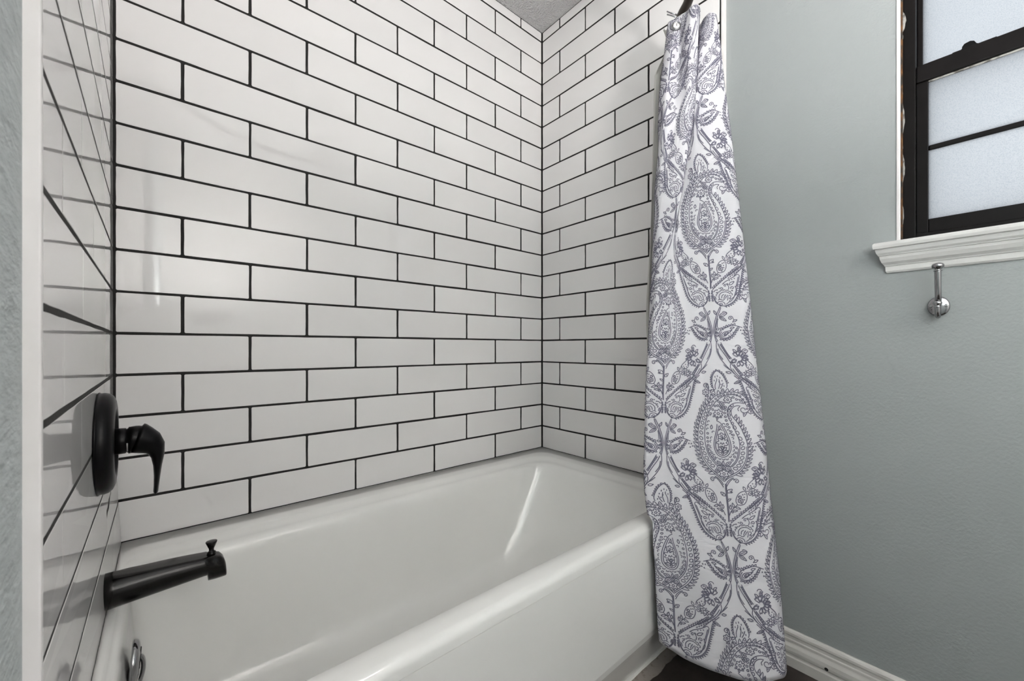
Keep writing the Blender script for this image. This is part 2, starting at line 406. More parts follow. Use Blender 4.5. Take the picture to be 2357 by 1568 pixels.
wbox('muntin', -1.8474, -1.3122, 0.9788, 0.9912, 1.5425, 1.553, 'dark_frame', ls, 0.002)
lat = wbox('latch', -1.392, -1.366, 1.1932, 1.198, 1.536, 1.556, 'matte_black', ls, 0.0012)
o = win.location
vs, fs = loft([[(x-o.x, y-o.y, z+R-o.z) for y, z in ((-1.367, 1.1975), (-1.391, 1.1975), (-1.386, 1.2075), (-1.380, 1.2105), (-1.371, 1.2085), (-1.3675, 1.2035))] for x in (1.539, 1.549)])
pydata('latch_tab', vs, fs, 'matte_black', ls)
wbox('latch_base', -1.420, -1.352, 1.1931, 1.1955, 1.534, 1.558, 'dark_frame', ls, 0.0008)
# upper sash, further out
us = empty('upper_sash', (0, 0, 0), 0, win)
wbox('stile', -1.3005, -1.2908, 1.160, 1.6995, 1.566, 1.592, 'dark_frame', us); wbox('stile', -1.8688, -1.8585, 1.160, 1.6995, 1.566, 1.592, 'dark_frame', us)
wbox('bottom_rail', -1.8583, -1.3007, 1.160, 1.196, 1.566, 1.592, 'dark_frame', us); wbox('top_rail', -1.8583, -1.3007, 1.665, 1.6995, 1.566, 1.592, 'dark_frame', us)
wbox('pane', -1.8587, -1.3003, 1.1955, 1.666, 1.577, 1.581, 'frosted_glass', us, 0.0)
# moulded stool under the window, mitred at its end
sp = [(XR-0.0003, 0.7572), (XR-0.036, 0.7530), (XR-0.040, 0.7500), (XR-0.0405, 0.7440), (XR-0.039, 0.7378), (XR-0.034, 0.7362), (XR-0.0335, 0.7335), (XR-0.031, 0.7270), (XR-0.027, 0.7225), (XR-0.0265, 0.7205), (XR-0.0240, 0.7200), (XR-0.0225, 0.7130), (XR-0.0180, 0.7040), (XR-0.0120, 0.6980), (XR-0.0110, 0.6955), (XR-0.0085, 0.6950), (XR-0.0080, 0.6830), (XR-0.0050, 0.6785), (XR-0.0003, 0.6780)]
vs, fs = extrude_profile([(x-o.x, z+R-o.z) for x, z in sp], -1.243-o.y, -1.925-o.y, -0.66, 0.66)
pydata('window_sill', vs, fs, 'sill_paint', win)

# ================================================================== BATHTUB
def rrect(x0, x1, y0, y1, r, z, n=9, m=6):
    pts = []
    for cx, cy, a0 in ((x1-r, y0+r, -PI/2), (x1-r, y1-r, 0), (x0+r, y1-r, PI/2), (x0+r, y0+r, PI)):
        for i in range(n+1):
            a = a0 + PI/2*i/n; pts.append((cx + r*math.cos(a), cy + r*math.sin(a), z))
    out = []
    for i in range(len(pts)):          # extra points along the straight runs
        out.append(pts[i])
        if (i+1) % (n+1) == 0:
            q = pts[(i+1) % len(pts)]
            for k in range(1, m): out.append(tuple(pts[i][d] + (q[d]-pts[i][d])*k/m for d in range(3)))
    return out
tub = empty('bathtub', (L/2, -0.40, 0))
tag(tub, 'white alcove bathtub with a straight apron between the tiled walls', 'bathtub')
X0, X1, Y1 = 0.0152, L-0.0015, -0.0012
RIM = [(0, 0, -0.8065, 0, .003, .030), (0, 0, -0.8065, 0, .003, .016), (0, 0, -0.8040, 0, .003, .0075), (0, 0, -0.7975, 0, .003, .0020), (0, 0, -0.7900, 0, .003, .0002),
       (.006, .060, -0.770, .062, .060, .0002), (.009, .090, -0.7515, .088, .075, .0008), (.011, .098, -0.7488, .095, .080, .0026), (.014, .107, -0.7470, .104, .085, .0085), (.016, .113, -0.7455, .110, .087, .0120),
       (.018, .124, -0.7435, .122, .090, .0138), (.020, .130, -0.7420, .128, .092, .0150), (.023, .138, -0.7395, .136, .095, .0195), (.026, .145, -0.7365, .142, .097, .0300), (.028, .152, -0.7335, .146, .099, .050),
       (.035, .190, -0.7260, .153, .105, .120), (.050, .265, -0.7130, .166, .112, .240), (.066, .315, -0.7020, .177, .115, .310), (.088, .345, -0.6900, .190, .115, .340), (.110, .375, -0.6700, .212, .110, .357), (.145, .410, -0.640, .245, .100, .363), (.26, .55, -0.54, .34, .06, .365)]
def square_up(vs):      # follow the out-of-square left wall
    return [(x + (1-(x-X0)/(X1-X0))*(-y*0.0096), y, z) for x, y, z in vs]
rings = [square_up(rrect(X0+a_, X1-b_, c_, Y1-d_, r_, R-z_)) for a_, b_, c_, d_, r_, z_ in RIM]
vs, fs = loft(rings, True, False, True)
o = tub.location
def local(vs, root): return [(v[0]-root.location.x, v[1]-root.location.y, v[2]-root.location.z) for v in vs]
bas = pydata('basin', local(vs, tub), fs, 'acrylic', tub, True)
if bas.data.polygons[-1].normal.z < 0: bas.data.flip_normals()
ap = [(-0.8065, R-0.0305), (-0.8063, R-0.10), (-0.8050, R-0.20), (-0.8035, R-0.300), (-0.8005, R-0.318), (-0.7960, R-0.330), (-0.7530, R-0.440), (-0.7490, 0.0006), (-0.7380, 0.0006), (-0.7380, 0.015), (-0.786, R-0.335), (-0.795, R-0.0305)]
rings = [square_up([(x, y, z) for y, z in ap]) for x in (X0, X0+0.5, X0+1.0, X1)]
vs, fs = loft(rings); apr = pydata('apron', local(vs, tub), fs, 'acrylic', tub)
rnd = random.Random(3); cv = []
for i in range(61):
    x = X0 + 0.022 + (X1-X0-0.022)*i/60; w = 0.0045 + rnd.uniform(-0.0012, 0.0014)
    cv.append([(x, -0.7485, 0.0008), (x, -0.7493-w*1.5, 0.0006), (x, -0.7492-w, 0.0025), (x, -0.7498-w*.35, 0.0050), (x, -0.7495, 0.0062)])
vs, fs = loft(cv); pydata('caulk_bead', local(vs, tub), fs, 'white_caulk', tub)
# overflow plate with its trip lever on the inner end wall
ovf = empty('overflow_plate', (0.0540-o.x, -0.405-o.y, R-0.078-o.z), 0, tub); ovf.rotation_euler = (0, math.radians(4), 0)
vs, fs = lathe([(0.0, 0.036), (0.004, 0.0362), (0.008, 0.0345), (0.0105, 0.030), (0.012, 0.022), (0.0125, 0.0001)], 'x', 40)
pydata('plate', vs, fs, 'chrome', ovf, True)
box('lever_slot', (0.0105, -0.006, -0.012), (0.0131, 0.006, 0.022), 'dark_hole', ovf, 0.001)
vs, fs = tube(smooth_path([(0.006, 0, 0.010), (0.014, 0, 0.006), (0.0175, 0, -0.006), (0.0175, 0, -0.022), (0.0145, 0, -0.038)], 4), [(0.0050, 0.0035)]*17, 12)
pydata('trip_lever', vs, fs, 'chrome', ovf, True)
for sy in (-1, 1):
    vs, fs = lathe([(0.0095, 0.0042), (0.0118, 0.0040), (0.0126, 0.0020), (0.0120, 0.0001)], 'x', 12); pydata('screw', vs, fs, 'brass_screw', ovf, True, loc=(0, sy*0.021, -0.012))

# ================================================================== SHOWER VALVE
def on_left(s, z, n=0.0):
    """point on the left wall: s along the wall (negative toward the room), z above the rim, n out of the wall"""
    q = Matrix.Rotation(PI/2 + TL, 3, 'Z') @ Vector((s, -(bulge(s, z) + n), 0)); return (q.x, q.y, z + R)
val = empty('shower_valve', on_left(-0.385, 0.318, 0.0008), TL)
tag(val, 'matte black round shower valve with curved lever handle on tiled wall', 'shower valve')
vs, fs = lathe([(0.0, 0.0870), (0.001, 0.0895), (0.003, 0.0895), (0.0034, 0.0880), (0.009, 0.0885), (0.015, 0.0868), (0.0200, 0.0820), (0.0228, 0.0745), (0.0238, 0.0660), (0.0236, 0.0600), (0.0222, 0.0575), (0.0180, 0.0570), (0.0175, 0.0230)], 'x', 56)
pydata('escutcheon', vs, fs, 'matte_black', val, True)
vs, fs = lathe([(0.0176, 0.0235), (0.0345, 0.0230), (0.0360, 0.0222), (0.0364, 0.0208), (0.0372, 0.0208), (0.0376, 0.0220), (0.0400, 0.0224)], 'x', 40)
slv = pydata('sleeve', vs, fs, 'matte_black', val, True)
for i in range(11):       # faint printed marks round the collar
    a = PI + 0.10 + i*0.075; w = 0.0009 if i not in (3, 7) else 0.0016
    c_, s_ = math.cos(a), math.sin(a)
    p = Vector((0.0385 + 0.0004*(i % 2), c_*0.0223, s_*0.0223))
    box('collar_mark', (-0.0016, -w, -0.0002), (0.0016, w, 0.0002), 'grey_print', slv, loc=p, rot=(a - PI/2, 0, 0))
# hub and lever: oval sections along a bent path (x out of the wall, z down the lever)
sec = [(0.0500, 0.000, 0.0236, 0.0236, 0), (0.0600, 0.001, 0.0232, 0.0236, 4), (0.0635, 0.002, 0.0222, 0.0226, 8), (0.0640, 0.002, 0.0222, 0.0226, 18), (0.0645, 0.0025, 0.0245, 0.0268, 22), (0.0720, 0.001, 0.0240, 0.0262, 16), (0.0820, -0.003, 0.0228, 0.0240, 14), (0.0920, -0.010, 0.0206, 0.0200, 30), (0.0985, -0.020, 0.0180, 0.0150, 52), (0.1012, -0.034, 0.0158, 0.0100, 72), (0.1008, -0.052, 0.0140, 0.0064, 85), (0.0998, -0.072, 0.0126, 0.0046, 92), (0.0985, -0.090, 0.0112, 0.0038, 95), (0.0975, -0.101, 0.0106, 0.0036, 95), (0.0972, -0.1040, 0.0096, 0.0028, 95)]
rings = []
for x, z, ry, rz, tilt in sec:
    x = 0.0390 + (x-0.05)*0.78; ry *= 1.02; rz *= 1.02
    t = math.radians(tilt); ring = []
    for j in range(36):
        a = 2*PI*j/36; y = ry*math.cos(a); q = rz*math.sin(a)
        ring.append((x + q*math.sin(t), y, z + q*math.cos(t)))
    rings.append(ring)
vs, fs = loft(rings); hd = pydata('lever_handle', vs, fs, 'matte_black', val, True)

# ================================================================== TUB SPOUT
spo = empty('tub_spout', on_left(-0.352, 0.039, -0.008), TL)
tag(spo, 'oil-rubbed bronze tub spout with a pull-up diverter knob', 'tub spout')
vs, fs = lathe([(0.0062, 0.0180), (0.0070, 0.0180), (0.0070, 0.0300), (0.0072, 0.0310)], 'x', 40); pydata('wall_collar', vs, fs, 'rubbed_bronze', spo, True)
def spout_ring(x, top, bot, hw, flat):
    zc = (top+bot)/2; rz = (top-bot)/2; ring = []
    for j in range(44):
        a = 2*PI*j/44; z = zc + rz*math.sin(a); y = hw*math.cos(a)
        lim = top - flat
        if z > lim: z = lim + (z-lim)*0.10
        ring.append((x, y, z))
    return ring
rg = [spout_ring(0.0066, 0.0305, -0.0305, 0.0305, 0.0005), spout_ring(0.0075, 0.0318, -0.0318, 0.0318, 0.001), spout_ring(0.020, 0.0318, -0.0310, 0.0315, 0.002), spout_ring(0.040, 0.0318, -0.0298, 0.0308, 0.0050), spout_ring(0.070, 0.0308, -0.0282, 0.0296, 0.0065), spout_ring(0.100, 0.0292, -0.0265, 0.0282, 0.0070), spout_ring(0.130, 0.0268, -0.0248, 0.0266, 0.0070), spout_ring(0.150, 0.0242, -0.0238, 0.0254, 0.0065),
      spout_ring(0.1565, 0.0232, -0.0236, 0.0250, 0.0060), spout_ring(0.1580, 0.0230, -0.0355, 0.0248, 0.0060), spout_ring(0.170, 0.0205, -0.0365, 0.0240, 0.0055), spout_ring(0.178, 0.0160, -0.0365, 0.0230, 0.0040), spout_ring(0.184, 0.0080, -0.0362, 0.0212, 0.0030), spout_ring(0.1875, -0.004, -0.0358, 0.0185, 0.0020), spout_ring(0.1885, -0.016, -0.0352, 0.0140, 0.0010)]
vs, fs = loft(rg); pydata('body', vs, fs, 'rubbed_bronze', spo, True)
vs, fs = lathe([(0.012, 0.0075), (0.0205, 0.0075), (0.0215, 0.0060), (0.0235, 0.0042), (0.0280, 0.0046), (0.0330, 0.0068), (0.0385, 0.0090), (0.0410, 0.0100), (0.0425, 0.0098), (0.0430, 0.0080), (0.0434, 0.0001)], 'z', 24)
pydata('diverter_knob', vs, fs, 'rubbed_bronze', spo, True, loc=(0.1640, 0, 0.0))

# ================================================================== ROBE HOOK
hk = empty('robe_hook', (XR-0.0004, -1.3305, R+0.586))
tag(hk, 'chrome double robe hook screwed to the wall under the window sill', 'hook')
vs, fs = lathe([(0.0, 0.0248), (-0.0015, 0.0250), (-0.0035, 0.0240), (-0.0050, 0.0205), (-0.0065, 0.0130), (-0.0075, 0.0001)], 'x', 36); vs = [(x, y*0.76, z*0.95) for x, y, z in vs]; pydata('base_plate', vs, fs, 'chrome', hk, True)
up = smooth_path([(-0.004, 0, 0.0), (-0.016, 0, 0.000), (-0.030, -0.0005, 0.006), (-0.041, -0.001, 0.022), (-0.047, -0.001, 0.042), (-0.050, -0.001, 0.062), (-0.052, -0.001, 0.080)], 5)
vs, fs = tube(up, [0.0058]*len(up), 14); arm = pydata('upper_arm', vs, fs, 'chrome', hk, True)
vs, fs = lathe([(0.0775, 0.0050), (0.0785, 0.0075), (0.0800, 0.0075), (0.0810, 0.0055), (0.0825, 0.0055), (0.0840, 0.0070), (0.0860, 0.0094), (0.0890, 0.0106), (0.0925, 0.0106), (0.0955, 0.0085), (0.0972, 0.0040), (0.0975, 0.0001)], 'z', 24); pydata('finial', vs, fs, 'chrome', arm, True, loc=(-0.0522, -0.001, 0.0))
dn = smooth_path([(-0.006, 0, -0.004), (-0.012, 0, -0.016), (-0.022, 0, -0.0245), (-0.033, 0, -0.0235), (-0.0385, 0, -0.013), (-0.040, 0, -0.004)], 5)
vs, fs = tube(dn, [0.0050]*len(dn), 14); arm2 = pydata('lower_hook', vs, fs, 'chrome', hk, True)
vs, fs = lathe([(-0.0055, 0.0045), (-0.0045, 0.0064), (-0.0030, 0.0064), (-0.0018, 0.0048), (0.0, 0.0050), (0.003, 0.0072), (0.0060, 0.0078), (0.0090, 0.0066), (0.0110, 0.0035), (0.0114, 0.0001)], 'z', 20); pydata('finial', vs, fs, 'chrome', arm2, True, loc=(-0.0401, 0, 0.0))
for sy in (-1, 1):
    vs, fs = lathe([(-0.0040, 0.0040), (-0.0062, 0.0038), (-0.0068, 0.0018), (-0.0062, 0.0001)], 'x', 12); pydata('screw', vs, fs, 'brass_screw', hk, True, loc=(0, sy*0.0122, 0.001))

# ================================================================== SHOWER CURTAIN
MP='-2,-1012 -203,-1182 -331,-1296 -438,-1430 -514,-1582 -557,-1794 -569,-2006 -563,-2200 -539,-2375 -483,-2570 -407,-2766 -314,-2924 -200,-3082 -68,-3211 79,-3290 245,-3336 406,-3340 563,-3290 665,-3201 734,-3082 751,-2944 723,-2855 648,-2802 569,-2815 534,-2874 565,-2924 628,-2914 644,-2865;-2,-1012 105,-1106 271,-1201 398,-1296 509,-1430 583,-1582 629,-1755 635,-1929 612,-2103 559,-2277 485,-2453 398,-2590 327,-2688 296,-2786 315,-2884 371,-2953 454,-2983 534,-2973;-7,-1059 -181,-1211 -299,-1325 -402,-1458 -477,-1602 -519,-1794 -531,-2006;22,-1059 109,-1144 255,-1239 371,-1325 477,-1449 552,-1592 597,-1755 604,-1929;-163,-1420 -287,-1582 -353,-1736 -387,-1929 -392,-2103 -383,-2277 -353,-2453 -308,-2629 -245,-2786 -163,-2924 -61,-3062 48,-3161 176,-3241 319,-3270 459,-3260 573,-3181 644,-3082 667,-3003;-131,-1439 -253,-1592 -320,-1736 -351,-1909;211,-1401 321,-1525 396,-1698 432,-1871 438,-2044 411,-2180 371,-2297 324,-2433 266,-2570 217,-2688 207,-2806 238,-2924 305,-3003 400,-3052 522,-3062 630,-3038;193,-1420 294,-1535 364,-1698 400,-1871;-192,-2247 -199,-2269 -185,-2291 -159,-2296 -142,-2282;-235,-2085 -251,-2101 -247,-2126 -225,-2141 -202,-2136;-244,-1996 -264,-2007 -268,-2031 -251,-2051 -227,-2053;-241,-1854 -265,-1853 -281,-1871 -275,-1896 -255,-1909;-222,-1754 -244,-1746 -266,-1757 -269,-1781 -254,-1799;-173,-1693 -193,-1679 -217,-1684 -227,-1707 -216,-1728;-117,-1623 -133,-1605 -158,-1604 -174,-1623 -169,-1645;-28,-1601 -40,-1580 -65,-1573 -85,-1587 -86,-1610;60,-1598 53,-1576 30,-1563 7,-1573 1,-1594;138,-1613 137,-1591 116,-1574 91,-1578 80,-1597;210,-1686 214,-1665 198,-1644 172,-1642 157,-1658;271,-1759 281,-1739 270,-1716 245,-1707 226,-1718;287,-1859 302,-1843 298,-1818 276,-1804 254,-1809;286,-1957 306,-1948 311,-1924 295,-1903 271,-1901;269,-2052 292,-2052 307,-2032 299,-2007 278,-1996;258,-2153 280,-2161 302,-2149 305,-2124 289,-2106;210,-2242 229,-2256 255,-2253 266,-2231 257,-2210;166,-2332 181,-2351 207,-2354 224,-2336 220,-2313;113,-2414 124,-2435 150,-2443 170,-2428 171,-2406;69,-2479 78,-2501 103,-2511 124,-2499 128,-2477;-323,-2313 -333,-2333 -322,-2357 -297,-2365 -277,-2353;-318,-2412 -325,-2434 -311,-2456 -285,-2462 -268,-2448;-256,-2672 -258,-2695 -239,-2715 -213,-2714 -200,-2696;-291,-2513 -296,-2535 -280,-2556 -254,-2558 -238,-2543;-72,-2580 22,-2521 101,-2394 167,-2238 213,-2083 229,-1929 207,-1794 127,-1678 14,-1630 -101,-1678 -160,-1794 -178,-1929 -155,-2083 -112,-2238 -76,-2375 -63,-2482;18,-2472 78,-2355 129,-2219 172,-2074 187,-1929 168,-1809 101,-1717 17,-1673 -74,-1717 -123,-1809 -139,-1929 -117,-2083 -77,-2229 -42,-2355;c86,-2170 112,-2147 101,-2126 76,-2116 51,-2119 42,-2084 18,-2081 -1,-2096 -9,-2119 -45,-2107 -58,-2126 -52,-2151 -35,-2170 -61,-2194 -50,-2215 -25,-2225 0,-2222 9,-2257 33,-2260 52,-2245 60,-2222 96,-2234 109,-2215 103,-2190;c116,-2006 156,-1977 144,-1949 112,-1935 77,-1938 75,-1888 46,-1878 17,-1893 0,-1921 -42,-1888 -66,-1903 -70,-1935 -57,-1968 -107,-1977 -108,-2006 -84,-2031 -50,-2043 -72,-2088 -48,-2109 -15,-2108 15,-2090 39,-2137 68,-2134 86,-2108 89,-2074 140,-2088 154,-2063 142,-2031;-26,-1967 -3,-2006 23,-1958 57,-2006 73,-1967;c20,-1813 51,-1839 60,-1866 49,-1892 29,-1919 5,-1892 -11,-1866 -6,-1839;c18,-1794 62,-1800 93,-1820 112,-1852 126,-1890 86,-1879 52,-1864 29,-1835;c18,-1794 15,-1835 -3,-1864 -35,-1879 -72,-1890 -65,-1852 -51,-1820 -24,-1800;c24,-1746 65,-1744 98,-1756 125,-1782 149,-1813 110,-1810 74,-1802 46,-1781;c14,-1746 -1,-1781 -26,-1802 -61,-1810 -99,-1813 -81,-1782 -58,-1756 -27,-1744;c16,-1698 40,-1722 48,-1746 39,-1770 24,-1794 5,-1770 -8,-1746 -4,-1722;c-4,-2336 9,-2365 11,-2393 1,-2418 -14,-2443 -24,-2414 -29,-2386 -22,-2360;-35,-2316 18,-2355 54,-2316;c-212,-2345 -188,-2371 -179,-2398 -185,-2425 -197,-2453 -217,-2427 -231,-2400 -229,-2373;c61,-2762 95,-2738 84,-2715 58,-2703 29,-2706 27,-2663 3,-2655 -21,-2668 -35,-2692 -70,-2663 -90,-2676 -93,-2703 -82,-2731 -124,-2738 -125,-2762 -105,-2783 -77,-2794 -94,-2831 -75,-2848 -47,-2848 -23,-2833 -3,-2873 22,-2870 37,-2848 38,-2819 81,-2831 93,-2810 83,-2783;c305,-3137 333,-3116 324,-3096 301,-3086 276,-3088 275,-3052 254,-3045 234,-3056 221,-3076 192,-3052 174,-3063 172,-3086 181,-3110 145,-3116 145,-3137 162,-3156 186,-3165 171,-3197 187,-3212 212,-3211 232,-3199 250,-3233 271,-3230 284,-3211 285,-3186 322,-3197 332,-3179 324,-3156;c136,-3023 152,-3004 142,-2988 123,-2981 105,-2985 91,-2963 73,-2966 62,-2981 62,-3000 37,-3004 36,-3023 48,-3038 66,-3046 65,-3071 83,-3079 101,-3074 112,-3060 136,-3071 148,-3057 147,-3038;c141,-2914 155,-2898 146,-2884 130,-2878 115,-2882 102,-2863 86,-2865 77,-2878 77,-2894 56,-2898 55,-2914 65,-2928 81,-2934 80,-2955 95,-2963 111,-2958 120,-2946 141,-2955 152,-2944 151,-2928;c-35,-2668 -53,-2653 -60,-2636 -58,-2618 -51,-2599 -36,-2615 -25,-2631 -25,-2649;c27,-2688 27,-2669 34,-2659 48,-2657 64,-2658 62,-2674 58,-2687 46,-2692;c-101,-2707 -122,-2707 -135,-2700 -141,-2686 -145,-2668 -127,-2670 -112,-2675 -103,-2687;447,-3121 510,-3151 577,-3121 602,-3062;482,-2845 467,-2904 523,-2963;c79,-1211 110,-1183 97,-1157 68,-1146 37,-1150 26,-1108 -3,-1104 -26,-1122 -35,-1150 -78,-1135 -94,-1157 -87,-1187 -67,-1211 -98,-1238 -85,-1264 -55,-1275 -25,-1271 -13,-1313 16,-1317 39,-1299 48,-1271 91,-1286 107,-1264 100,-1234;c-34,-1420 -37,-1466 -57,-1497 -92,-1514 -134,-1525 -126,-1484 -111,-1448 -81,-1427;-49,-1436 -104,-1494;c54,-1420 109,-1422 150,-1442 179,-1480 202,-1525 152,-1517 106,-1503 74,-1470;77,-1436 158,-1494;c5,-1420 26,-1449 33,-1478 26,-1506 13,-1535 -4,-1506 -15,-1477 -12,-1448;2,-1163 -4,-1050;-163,-1420 -104,-1410 -44,-1420 14,-1407 74,-1420 152,-1410 211,-1401;-42,-3280 -89,-3440 -106,-3599 -82,-3760 21,-3900 127,-3840 206,-3700 253,-3539 234,-3440;-32,-3400 -32,-3519 21,-3659;50,-3420 83,-3559 73,-3679;165,-3579 138,-3499 91,-3420;-21,-3760 -17,-3716;41,-3780 45,-3736;98,-3740 103,-3696;14,-3700 18,-3655;142,-3659 146,-3615;69,-3629 73,-3585;180,-3519 184,-3475;113,-3559 117,-3515;-50,-3659 -46,-3615;-123,-3400 -176,-3370 -213,-3400 -215,-3530 -245,-3555 -283,-3558 -316,-3541 -333,-3512 -332,-3482 -315,-3461 -291,-3454 -268,-3462 -255,-3479 -253,-3497 -261,-3510 -274,-3514 -284,-3510 -289,-3503;c-213,-3410 -203,-3451 -208,-3488 -227,-3519 -251,-3549 -256,-3509 -255,-3471 -241,-3438;c-232,-3320 -207,-3297 -218,-3276 -241,-3267 -266,-3270 -275,-3236 -298,-3233 -316,-3247 -324,-3270 -358,-3258 -371,-3276 -366,-3301 -349,-3320 -374,-3343 -364,-3364 -340,-3373 -316,-3370 -307,-3405 -283,-3408 -265,-3393 -257,-3370 -223,-3382 -210,-3364 -215,-3340;c-180,-3320 -139,-3324 -104,-3340 -77,-3367 -52,-3400 -91,-3392 -128,-3380 -157,-3356;c-165,-3260 -136,-3243 -106,-3239 -75,-3247 -44,-3260 -73,-3274 -102,-3282 -133,-3278;c-227,-3241 -254,-3245 -276,-3238 -294,-3222 -311,-3201 -285,-3200 -261,-3203 -242,-3216;16,-957 15,-819 16,-681 17,-468 22,-255 16,-6;40,-957 39,-819 40,-681 40,-468 44,-255 27,-6;26,-926 14,-712 18,-407 22,-134;c44,-734 95,-736 130,-755 151,-791 165,-834 119,-827 79,-813 54,-783;c-3,-650 -11,-695 -34,-722 -72,-732 -115,-734 -103,-695 -84,-663 -51,-648;c34,-528 65,-530 89,-542 105,-564 119,-589 90,-584 64,-576 45,-557;97,-788 166,-754 116,-734;-53,-712 -73,-666'
